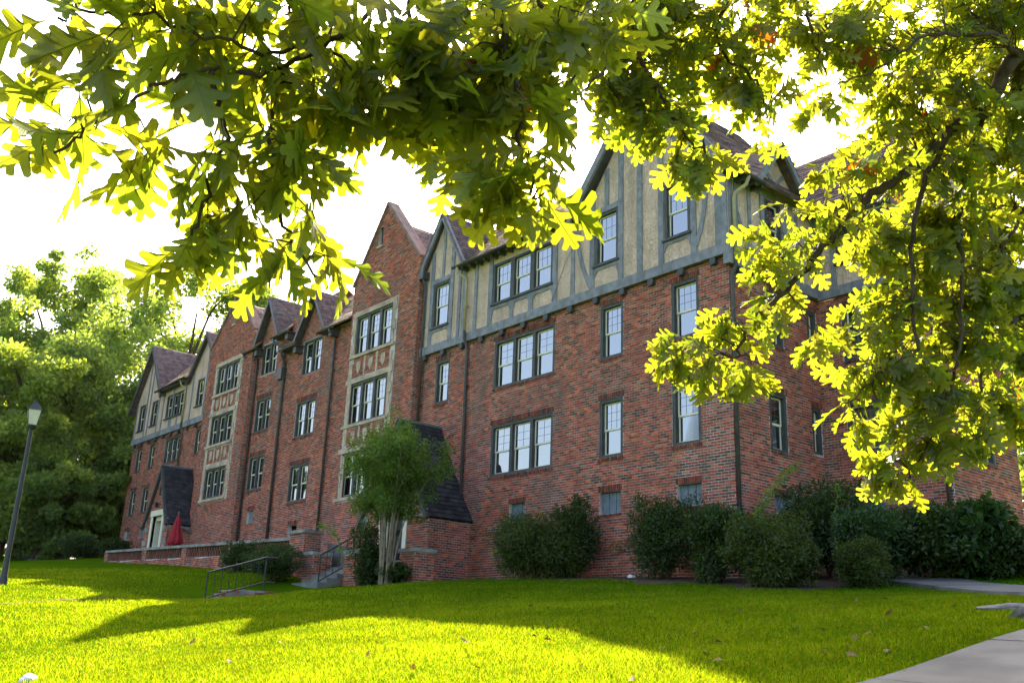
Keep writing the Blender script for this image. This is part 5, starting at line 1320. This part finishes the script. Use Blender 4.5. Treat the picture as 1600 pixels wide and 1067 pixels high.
SPRAY = [
  (12.98, -19.52, 3.07, 0.13, 0.05, 1),
  (12.97, -19.56, 2.95, 0.08, 0.05, 1),
  (12.98, -19.38, 3.11, 0.13, 0.07, 2),
  (13.02, -19.39, 2.98, 0.08, 0.05, 1),
  (13.01, -19.25, 3.19, 0.17, 0.09, 3),
  (13.02, -19.09, 3.21, 0.18, 0.12, 4),
  (13.06, -18.93, 3.27, 0.18, 0.14, 5),
  (13.1, -18.77, 3.3, 0.18, 0.16, 5),
  (13.15, -18.6, 3.33, 0.18, 0.16, 7),
  (13.22, -18.43, 3.37, 0.19, 0.17, 7),
  (13.26, -18.26, 3.44, 0.19, 0.17, 6),
  (13.3, -18.07, 3.48, 0.18, 0.18, 5),
  (13.01, -19.19, 3.06, 0.11, 0.07, 2),
  (13.01, -19.03, 3.08, 0.11, 0.11, 3),
  (13.03, -18.87, 3.09, 0.12, 0.11, 3),
  (13.07, -18.71, 3.12, 0.14, 0.1, 3),
  (13.1, -18.55, 3.13, 0.12, 0.1, 4),
  (13.21, -18.42, 3.16, 0.12, 0.11, 4),
  (13.22, -18.06, 3.37, 0.09, 0.07, 2),
  (13.29, -18.3, 3.15, 0.1, 0.1, 3),
  (12.91, -19.54, 2.79, 0.09, 0.04, 1),
  (12.94, -19.39, 2.84, 0.08, 0.05, 1),
  (12.89, -19.45, 2.76, 0.03, 0.03, 1),
  (12.95, -19.09, 2.9, 0.1, 0.07, 2),
  (13.0, -18.96, 2.89, 0.08, 0.08, 2),
  (13.01, -18.85, 2.94, 0.08, 0.07, 1),
  (12.94, -19.15, 2.8, 0.1, 0.04, 1),
  (12.88, -19.25, 2.75, 0.04, 0.04, 1),
  (12.94, -18.97, 2.79, 0.08, 0.06, 1),
  (12.99, -18.87, 2.8, 0.07, 0.07, 1),
  (12.9, -19.09, 2.68, 0.06, 0.06, 1),
  (12.98, -18.9, 2.68, 0.07, 0.06, 1),
  (13.02, -18.82, 2.68, 0.04, 0.04, 1),
  (12.85, -19.13, 2.59, 0.06, 0.03, 1),
  (13.03, -18.83, 2.57, 0.06, 0.05, 1),
  (13.05, -18.77, 2.55, 0.04, 0.03, 1),
  (12.93, -19.0, 2.66, 0.05, 0.05, 1),
  (13.26, -18.32, 3.01, 0.07, 0.07, 2),
  (13.33, -18.25, 2.92, 0.1, 0.07, 4),
  (13.28, -18.24, 2.84, 0.08, 0.04, 2),
  (12.89, -18.27, 3.14, 0.08, 0.06, 2),
  (12.91, -18.13, 3.24, 0.09, 0.06, 2),
  (12.74, -17.32, 4.25, 0.21, 0.18, 12),
  (12.86, -17.09, 4.3, 0.21, 0.18, 13),
  (13.05, -16.92, 4.28, 0.21, 0.15, 12),
  (13.13, -16.54, 4.42, 0.23, 0.19, 11),
  (13.25, -16.24, 4.5, 0.24, 0.2, 12),
  (12.7, -17.28, 3.99, 0.15, 0.15, 9),
  (12.79, -17.09, 4.04, 0.15, 0.15, 9),
  (12.74, -17.13, 3.85, 0.12, 0.09, 5),
  (12.85, -17.04, 3.76, 0.09, 0.12, 5),
  (12.9, -16.98, 3.62, 0.09, 0.09, 5),
  (12.94, -16.83, 4.08, 0.14, 0.11, 6),
  (13.01, -16.7, 3.97, 0.11, 0.09, 4),
  (13.01, -16.61, 3.83, 0.05, 0.06, 1),
  (13.11, -16.42, 4.25, 0.15, 0.11, 3),
  (12.64, -17.3, 3.95, 0.09, 0.07, 3),
  (12.02, -17.88, 4.64, 0.29, 0.23, 10),  # this and the next rows: second leaf layer added to shade nearer sprays
  (12.25, -17.61, 4.68, 0.29, 0.23, 10),
  (12.36, -17.21, 4.79, 0.3, 0.24, 10),
  (12.1, -17.7, 4.43, 0.25, 0.13, 5),
  (12.26, -17.36, 4.48, 0.26, 0.13, 6),
  (12.14, -17.46, 5.25, 0.43, 0.29, 10),
  (12.3, -16.89, 5.41, 0.45, 0.3, 10),
  (12.57, -16.36, 5.46, 0.47, 0.23, 10),
  (12.64, -14.3, 5.45, 0.38, 0.29, 17),
  (12.92, -13.97, 5.52, 0.39, 0.3, 17),
  (12.68, -13.97, 4.94, 0.38, 0.29, 17),
  (12.81, -13.56, 4.7, 0.3, 0.3, 14),
  (12.99, -14.89, 5.75, 0.54, 0.27, 17),
  (12.81, -15.61, 5.65, 0.46, 0.25, 10),
  (13.4, -14.64, 5.64, 0.45, 0.27, 14),
  (12.57, -13.9, 4.2, 0.28, 0.28, 14),
  (12.68, -13.48, 3.83, 0.24, 0.24, 11),
  (12.56, -14.25, 4.42, 0.23, 0.23, 11),
  (13.32, -15.96, 4.53, 0.25, 0.25, 10),
  (13.45, -15.6, 4.67, 0.26, 0.22, 20),
  (13.56, -15.27, 4.81, 0.23, 0.23, 17),
  (13.21, -16.2, 4.23, 0.18, 0.12, 3),
  (13.23, -15.84, 4.3, 0.25, 0.18, 9),
  (13.35, -15.47, 4.4, 0.22, 0.22, 17),
  (13.43, -15.03, 4.55, 0.24, 0.24, 17),
  (13.07, -16.18, 4.07, 0.13, 0.08, 2),
  (13.14, -15.88, 4.07, 0.24, 0.15, 5),
  (13.23, -15.48, 4.12, 0.22, 0.22, 18),
  (13.26, -14.82, 4.27, 0.24, 0.24, 18),
  (13.01, -16.05, 3.78, 0.17, 0.15, 4),
  (13.1, -15.74, 3.79, 0.21, 0.17, 6),
  (13.15, -15.26, 3.85, 0.22, 0.22, 21),
  (13.2, -14.69, 3.94, 0.24, 0.24, 18),
  (12.85, -16.16, 3.56, 0.16, 0.11, 3),
  (12.94, -15.85, 3.56, 0.17, 0.17, 5),
  (13.01, -15.44, 3.55, 0.21, 0.18, 14),
  (13.11, -15.03, 3.57, 0.23, 0.23, 21),
  (13.15, -14.57, 3.61, 0.2, 0.24, 17),
  (12.77, -16.26, 3.39, 0.14, 0.1, 3),
  (12.85, -16.06, 3.36, 0.15, 0.13, 4),
  (12.78, -16.23, 3.2, 0.13, 0.09, 2),
  (12.66, -16.33, 3.08, 0.11, 0.09, 5),
  (12.44, -16.51, 2.92, 0.12, 0.09, 5),
  (12.55, -16.39, 2.86, 0.17, 0.09, 7),
  (12.67, -16.31, 2.86, 0.06, 0.05, 1),
  (12.81, -16.06, 2.98, 0.11, 0.1, 2),
  (12.91, -15.72, 3.23, 0.15, 0.17, 4),
  (13.01, -15.43, 3.24, 0.18, 0.18, 13),
  (13.08, -15.04, 3.22, 0.2, 0.18, 20),
  (13.11, -14.58, 3.24, 0.2, 0.24, 17),
  (12.87, -15.74, 2.87, 0.15, 0.12, 4),
  (12.96, -15.58, 2.89, 0.17, 0.17, 12),
  (13.0, -15.22, 2.92, 0.18, 0.18, 18),
  (13.08, -14.83, 2.91, 0.19, 0.13, 13),
  (12.85, -15.71, 2.71, 0.13, 0.08, 2),
  (12.95, -15.41, 2.66, 0.17, 0.14, 10),
  (12.89, -15.52, 2.49, 0.12, 0.12, 6),
  (13.04, -15.14, 2.69, 0.18, 0.09, 8),
  (13.07, -14.6, 2.85, 0.12, 0.08, 6),
  (12.93, -15.48, 2.4, 0.07, 0.05, 2),
]
TRUNK = Vector((17.3, -13.2, gz(17.3, -13.2)))
oak = thing('oak_tree', 'oak tree whose backlit yellow-green lobed leaves hang across the top and right of the view', 'tree', tuple(TRUNK))
fork = TRUNK + Vector((-0.5, -0.3, 4.0))
mb = MB(); P = smooth_line([TRUNK - Vector((0, 0, 0.3)), TRUNK + Vector((-0.1, -0.05, 1.6)), fork, fork + Vector((0.3, 0.4, 2.5)), fork + Vector((0.2, 0.9, 5))], 6)
mb.tube(P, [0.36 - 0.26 * k / len(P) + (0.12 if k < 2 else 0) for k in range(len(P))], 14); mb.build('trunk', M['bark'], oak, True)
def limb(pts, r0, r1, k=10):
    P = smooth_line(pts, 7)
    # slight crookedness
    for i in range(1, len(P) - 1): P[i] = P[i] + Vector((rnd.gauss(0, .008), rnd.gauss(0, .008), rnd.gauss(0, .008)))
    q = MB(); q.tube(P, [r0 + (r1 - r0) * (i / (len(P) - 1)) ** 0.8 for i in range(len(P))], k); q.build('branch', M['bark'], oak, True); return P
sk = []
feeds = {'a': (fork, 0.07), 'f': (fork - Vector((0, 0, 0.7)), 0.03), 'e': (fork - Vector((0, 0, 1.1)), 0.03)}
hub = Vector((14.6, -16.9, 5.6)); hub2 = Vector((14.3, -17.8, 4.9))
sk += limb([fork + Vector((0, 0, 0.6)), Vector((16.0, -15.0, 5.6)), hub, hub2], 0.07, 0.025)
for k in BRANCH:
    pts = [Vector(p) for p in BRANCH[k]]
    if k in feeds: sk += limb([feeds[k][0]] + pts, feeds[k][1] * 0.75, 0.006)
    elif k in ('g', 'h', 'i'): sk += limb([hub] + pts, 0.017, 0.004)
    elif k == 'j': sk += limb([hub2] + pts, 0.016, 0.004)
    else: sk += limb(pts, 0.016 if k in ('b', 'c', 'd') else 0.009, 0.0035)
SKV = np.array([tuple(p) for p in sk])

# white-oak leaf: lobed outline either side of the midrib
OUT = [(0.0, 0.006), (0.16, 0.02), (0.25, 0.10), (0.34, 0.13), (0.335, 0.055), (0.42, 0.075), (0.52, 0.235), (0.60, 0.225), (0.555, 0.085), (0.63, 0.095), (0.74, 0.295), (0.83, 0.255), (0.765, 0.10), (0.83, 0.10), (0.92, 0.20), (0.98, 0.145), (0.93, 0.06), (1.01, 0.06), (1.04, 0.0)]
def _round(pts):
    out = [pts[0]]
    for i in range(len(pts) - 1):
        p0, p1, p2, p3 = pts[max(i - 1, 0)], pts[i], pts[i + 1], pts[min(i + 2, len(pts) - 1)]
        out.append(tuple(-0.0625 * a + 0.5625 * b + 0.5625 * c - 0.0625 * d for a, b, c, d in zip(p0, p1, p2, p3))); out.append(p2)
    return out
OUT = _round(OUT)
def oak_leaf(curl, fold, twist, seed):
    r_ = random.Random(seed); v, f = [], []
    mids = np.linspace(0, 1.0, len(OUT))
    def bend(x, y):
        z = -curl * x * x + fold * abs(y) + 0.10 * math.sin(5 * x + seed) * y + 0.03 * math.sin(14 * x + seed) * abs(y) * 4
        y2 = y * math.cos(twist * x) - z * math.sin(twist * x) * 0.4; return (x, y2, z + y * math.sin(twist * x))
    for side in (1, -1):
        ws = r_.uniform(0.9, 1.12)
        b = len(v)
        for (t, w), m in zip(OUT, mids): v += [bend(min(m, t) * 0.5 + m * 0.5, 0.0), bend(t, side * max(w, 0) * ws * (1 + 0.06 * math.sin(9 * t + seed)))]
        for i in range(len(OUT) - 1):
            q = (b + 2 * i, b + 2 * i + 2, b + 2 * i + 3, b + 2 * i + 1); f.append(q if side < 0 else q[::-1])
    b = len(v)
    for k in range(7):
        x_ = k / 6; w_ = 0.011 * (1 - 0.7 * x_)
        for y_ in (-w_, w_):
            p_ = bend(x_, y_); v.append((p_[0], p_[1], p_[2] - 0.008))
    for k in range(6): f.append((b + 2 * k, b + 2 * k + 1, b + 2 * k + 3, b + 2 * k + 2))
    return np.array(v), f
SHAPES = [oak_leaf(0.18, 0.25, 0.3, 1), oak_leaf(0.35, 0.12, -0.4, 2), oak_leaf(0.05, 0.4, 0.6, 3), oak_leaf(0.5, 0.3, 0.1, 4), oak_leaf(0.1, 0.1, -0.2, 5)]
TINTS = [(1, 1, 1), (0.85, 0.95, 0.8), (1.1, 1.05, 0.8), (0.9, 1.05, 1.0), (1.05, 0.98, 1.2)]
leaf_meshes = {}
def leaf_mesh(s, t):
    if (s, t) not in leaf_meshes:
        v, f = SHAPES[s]; mb = MB(); mb.add(v.tolist(), f, TINTS[t]); leaf_meshes[(s, t)] = mb.mesh('leaf', M['oakleaf'])
    return leaf_meshes[(s, t)]
leaves = []          # (position, 3x3 axes, length, shape, tint)
twigs = MB()
SUNH = Vector((sd.x, sd.y, 0.25)).normalized()
SHADE_CROWN = [(17.5 + 3.6 * math.cos(a * 1.05), -12.6 + 3.0 * math.sin(a * 1.05), 6.6 + 1.5 * (a % 3), 1.3, 0.8, 26) for a in range(9)] + [(17.2, -12.6, 9.6, 1.8, 1.0, 40), (15.0, -13.0, 6.6, 1.2, 0.6, 34), (14.6, -15.2, 6.9, 1.2, 0.6, 34), (15.2, -17.4, 6.6, 1.3, 0.6, 34)]  # unseen crown sprays round the trunk, added to block sky over footpath and lawn
for (cx, cy, cz_, ra, rb, n) in SPRAY + SHADE_CROWN:
    for i in range(n):
        g = rand_unit(1)[0] * (rng.random() ** 0.45)
        c = Vector((cx + g[0] * max(ra, 0.1), cy + g[1] * max(ra, 0.1), cz_ + 0.08 + g[2] * rb))
        dd = ((SKV - np.array(c)) ** 2).sum(1); j = int(np.argmin(dd)); a = Vector(SKV[j])
        if (c - a).length > 0.45: a = c + (a - c).normalized() * 0.30
        mid = a.lerp(c, 0.5) + Vector((rnd.gauss(0, .02), rnd.gauss(0, .02), 0.03))
        if (c - a).length > 0.02: twigs.tube([a, mid, c], [0.0032, 0.0026, 0.002], 5, cap=False)
        base_an = rnd.random() * 6.283; kk = rnd.choice((4, 5, 5, 6))
        tw = (c - a).normalized() if (c - a).length > 0.02 else Vector((0, 0, -1))
        for k in range(kk):
            an = base_an + k * 6.283 / kk + rnd.uniform(-.4, .4)
            hd = Vector((math.cos(an), math.sin(an), 0))
            d = (hd * rnd.uniform(0.35, 0.9) + Vector((0, 0, -1)) * rnd.uniform(0.15, 0.95) + tw * 0.35).normalized()
            nrm = (SUNH * rnd.uniform(0.1, 0.9) * rnd.choice((1, 1, 1, -1)) + Vector((0, 0, 0.55)) + Vector((rnd.gauss(0, .45), rnd.gauss(0, .45), rnd.gauss(0, .45))))
            nrm = (nrm - d * nrm.dot(d)).normalized(); sdv = nrm.cross(d)
            ln = rnd.uniform(0.115, 0.195) * (1.22 if (c - CAM).length < 3.7 else 1.0)
            p = c + d * 0.012 + Vector((rnd.gauss(0, .012), rnd.gauss(0, .012), rnd.gauss(0, .012)))
            leaves.append((p, (d, sdv, nrm), ln, rnd.randrange(len(SHAPES)), rnd.randrange(len(TINTS))))
twigs.build('twigs', M['bark'], oak, True)['kind'] = 'stuff'
# the 300 nearest leaves are objects of their own, the rest one mass
def lf_key(l):
    q = l[0] - CAM; x_, y_, z_ = q.dot(r2), q.dot(u2), q.dot(fwd)
    inside = abs(x_ / z_) < 0.56 and abs(y_ / z_) < 0.37
    return (0 if inside else 1, q.length / l[2])
leaves.sort(key=lf_key)
for (p, ax, ln, s, t) in leaves[:300]:
    o = link(bpy.data.objects.new('leaf', leaf_mesh(s, t)))
    m = Matrix((ax[0], ax[1], ax[2])).transposed().to_4x4(); m.translation = p
    o.rotation_euler = m.to_euler(); o.location = p; o.scale = (ln, ln, ln); adopt(o, oak)
V, C = [], []
DEAD = {rnd.randrange(300, len(leaves)) for _ in range(30)}
for i, (p, ax, ln, s, t) in enumerate(leaves[300:]):
    v, f = SHAPES[s]; A = np.array([tuple(a) for a in ax])
    w = np.array(p) + (v * ln) @ A
    V.append(w[np.array(f)].reshape(-1, 3)); tint = (1.3, 0.3, 0.4) if (i + 300) in DEAD else TINTS[t]
    C.append(np.tile(np.array(tint), (len(f), 1)))
bulk('foliage', np.concatenate(V), 4, M['oakleaf'], np.concatenate(C), oak)['kind'] = 'stuff'

# ================================================================ grass
def grass():
    N_ = 520000
    az = yaw + rng.uniform(-0.56, 0.56, N_)
    d = 6.5 * (42 / 6.5) ** rng.random(N_)
    x = CAM.x + np.sin(az) * d; y = CAM.y + np.cos(az) * d
    bed_n = 0.35 * np.sin(x * 1.9) + 0.2 * np.sin(x * 4.3 + 1)
    keep = ~((x > -7.6) & (x < 3.6) & (y > -2.35 + bed_n - 0.06 * x)) & ~((y > -0.35) & (x < 0.1)) & ~((x < -15.2) & (y > -3.8)) & ~((x > -14.6) & (x < -12.3) & (y > -8.2) & (y < -2.5))
    def dist_line(pts):
        P = np.array([(p.x, p.y) for p in smooth_line([(*q, 0) for q in pts], 10)])
        return np.sqrt(((np.c_[x, y][:, None] - P[None]) ** 2).sum(-1)).min(1)
    x, y, d = x[keep], y[keep], d[keep]
    m = dist_line([(3.6, 1.6), (4.4, 0.9), (5.8, -0.2), (7.5, -2.0), (9.7, -4.9), (11.3, -7.5), (12.1, -10.0), (12.05, -12.5), (11.98, -16), (12.1, -22)]) > 0.74 + rng.random(len(x)) * 0.1
    x, y, d = x[m], y[m], d[m]
    n = len(x); z = gz_many(np.c_[x, y])
    patch = np.sin(x * 1.3 + 2 * np.sin(y * 0.7)) * np.sin(y * 1.7 + 1.5 * np.sin(x * 0.9))
    h = rng.uniform(0.018, 0.05, n) * (1 + 0.35 * patch) * (1 + 0.01 * d)
    w = rng.uniform(0.0028, 0.005, n) * np.clip(d / 8, 1, 4.5)
    an = rng.uniform(0, 6.283, n); la = rng.uniform(0, 6.283, n); ll = h * rng.uniform(0.15, 1.0, n)
    b = np.c_[x, y, z - 0.004]; s = np.c_[np.cos(an), np.sin(an), np.zeros(n)] * (w / 2)[:, None]
    tip = b + np.c_[np.cos(la) * ll, np.sin(la) * ll, h]
    mid = b + np.c_[np.cos(la) * ll * 0.35, np.sin(la) * ll * 0.35, h * 0.6]
    V = np.stack((b - s, b + s, mid + s * 0.8, tip, mid - s * 0.8), 1).reshape(-1, 3)
    base = np.array([(1, 1, 1), (1.15, 1.08, 0.9), (0.8, 0.92, 0.9), (0.9, 1.0, 1.0), (1.0, 0.98, 1.0), (0.7, 0.85, 0.9), (1.1, 1.0, 1.0), (1.5, 1.0, 5.0)])
    big = np.sin(x * 0.55 + 1.3 * np.sin(y * 0.4)) * np.sin(y * 0.62 + 1.1 * np.sin(x * 0.35))
    fine = np.sin(x * 5.1 + 2 * np.sin(y * 3.3)) * np.sin(y * 4.7 + 2 * np.sin(x * 2.9))
    c = base[rng.integers(0, 8, n)] * (rng.uniform(0.7, 1.2, n) * (1 + 0.14 * patch + 0.12 * big + 0.12 * fine))[:, None]
    o = bulk('grass', V, 5, M['blade'], c); tag(o, 'short green lawn grass, bright yellow where the sun strikes it', 'grass', None, 'stuff')
grass()

def soil_bed():
    mb = MB(); v, f = [], []; xs = np.arange(-7.8, 3.7, 0.2)
    for i, x in enumerate(xs):
        e = -2.35 + 0.35 * math.sin(x * 1.9) + 0.2 * math.sin(x * 4.3 + 1) - 0.06 * x - 0.05
        for t in (0, 0.25, 0.5, 0.75, 1.0):
            y = e + (-0.02 - e) * t if x < 0 else e + (3.9 - e) * t
            v.append((x, y, gz(x, y) + (0.014 if t else 0.004)))
    for i in range(len(xs) - 1):
        for k in range(4): f.append((i * 5 + k, i * 5 + 5 + k, i * 5 + 6 + k, i * 5 + k + 1))
    mb.add(v, f); tag(mb.build('soil_bed', M['soil']), 'brown soil and leaf litter under the shrubs along the wall', None, None, 'structure')
soil_bed()

# fallen leaves lying on the lawn
FL = [(8.82, -13.73), (8.52, -10.32), (9.01, -11.99), (7.58, -14.62), (5.39, -13.88), (10.27, -12.26), (10.75, -12.43), (6.13, -14.24), (7.9, -14.18), (9.6, -12.9), (4.6, -13.1), (8.1, -11.4), (9.4, -10.9), (10.1, -11.3), (7.0, -12.4), (6.2, -12.9), (10.4, -10.8), (3.4, -14.6), (9.9, -13.1), (8.9, -12.8)] + [(rnd.uniform(2, 11), rnd.uniform(-15, -6)) for _ in range(26)]
M['deadleaf'] = leaf_mat('deadleaf', (0.20, 0.12, 0.06), (0.15, 0.07, 0.02), 0.2, 0.02)
fallen = []
for k in range(3):
    v, f = SHAPES[(1, 3, 2)[k]]; mb = MB(); mb.add(v.tolist(), f, ((1, 1, 1), (1.3, 1.2, 1.1), (0.5, 0.45, 0.4))[k]); fallen.append(mb.mesh('fallen_leaf', M['deadleaf']))
for i, (x, y) in enumerate(FL):
    o = link(bpy.data.objects.new('fallen_leaf', fallen[i % 3])); s = rnd.uniform(0.07, 0.13)
    o.location = (x, y, gz(x, y) + 0.045); o.rotation_euler = (rnd.uniform(-.4, .4) + (math.pi if i % 2 else 0), rnd.uniform(-.4, .4), rnd.random() * 6.28); o.scale = (s, s, s)
    tag(o, 'small curled dry brown oak leaf lying on the lawn', 'leaf', 'fallen leaves on the lawn')

# ================================================================ haze
def haze():
    m = bpy.data.materials.new('haze'); m.use_nodes = True
    N, L = m.node_tree.nodes, m.node_tree.links
    N.remove(N['Principled BSDF'])
    v = N.new('ShaderNodeVolumePrincipled')
    v.inputs['Color'].default_value = (0.97, 0.98, 1.0, 1); v.inputs['Density'].default_value = 0.00002; v.inputs['Anisotropy'].default_value = 0.35
    L.new(v.outputs[0], N['Material Output'].inputs['Volume'])
    mb = MB(); mb.box(-1000, 1000, -1000, 1000, -2.5, 34.0)
    tag(mb.build('haze', m), 'thin pale backlit haze over the whole lawn', None, None, 'stuff')
haze()
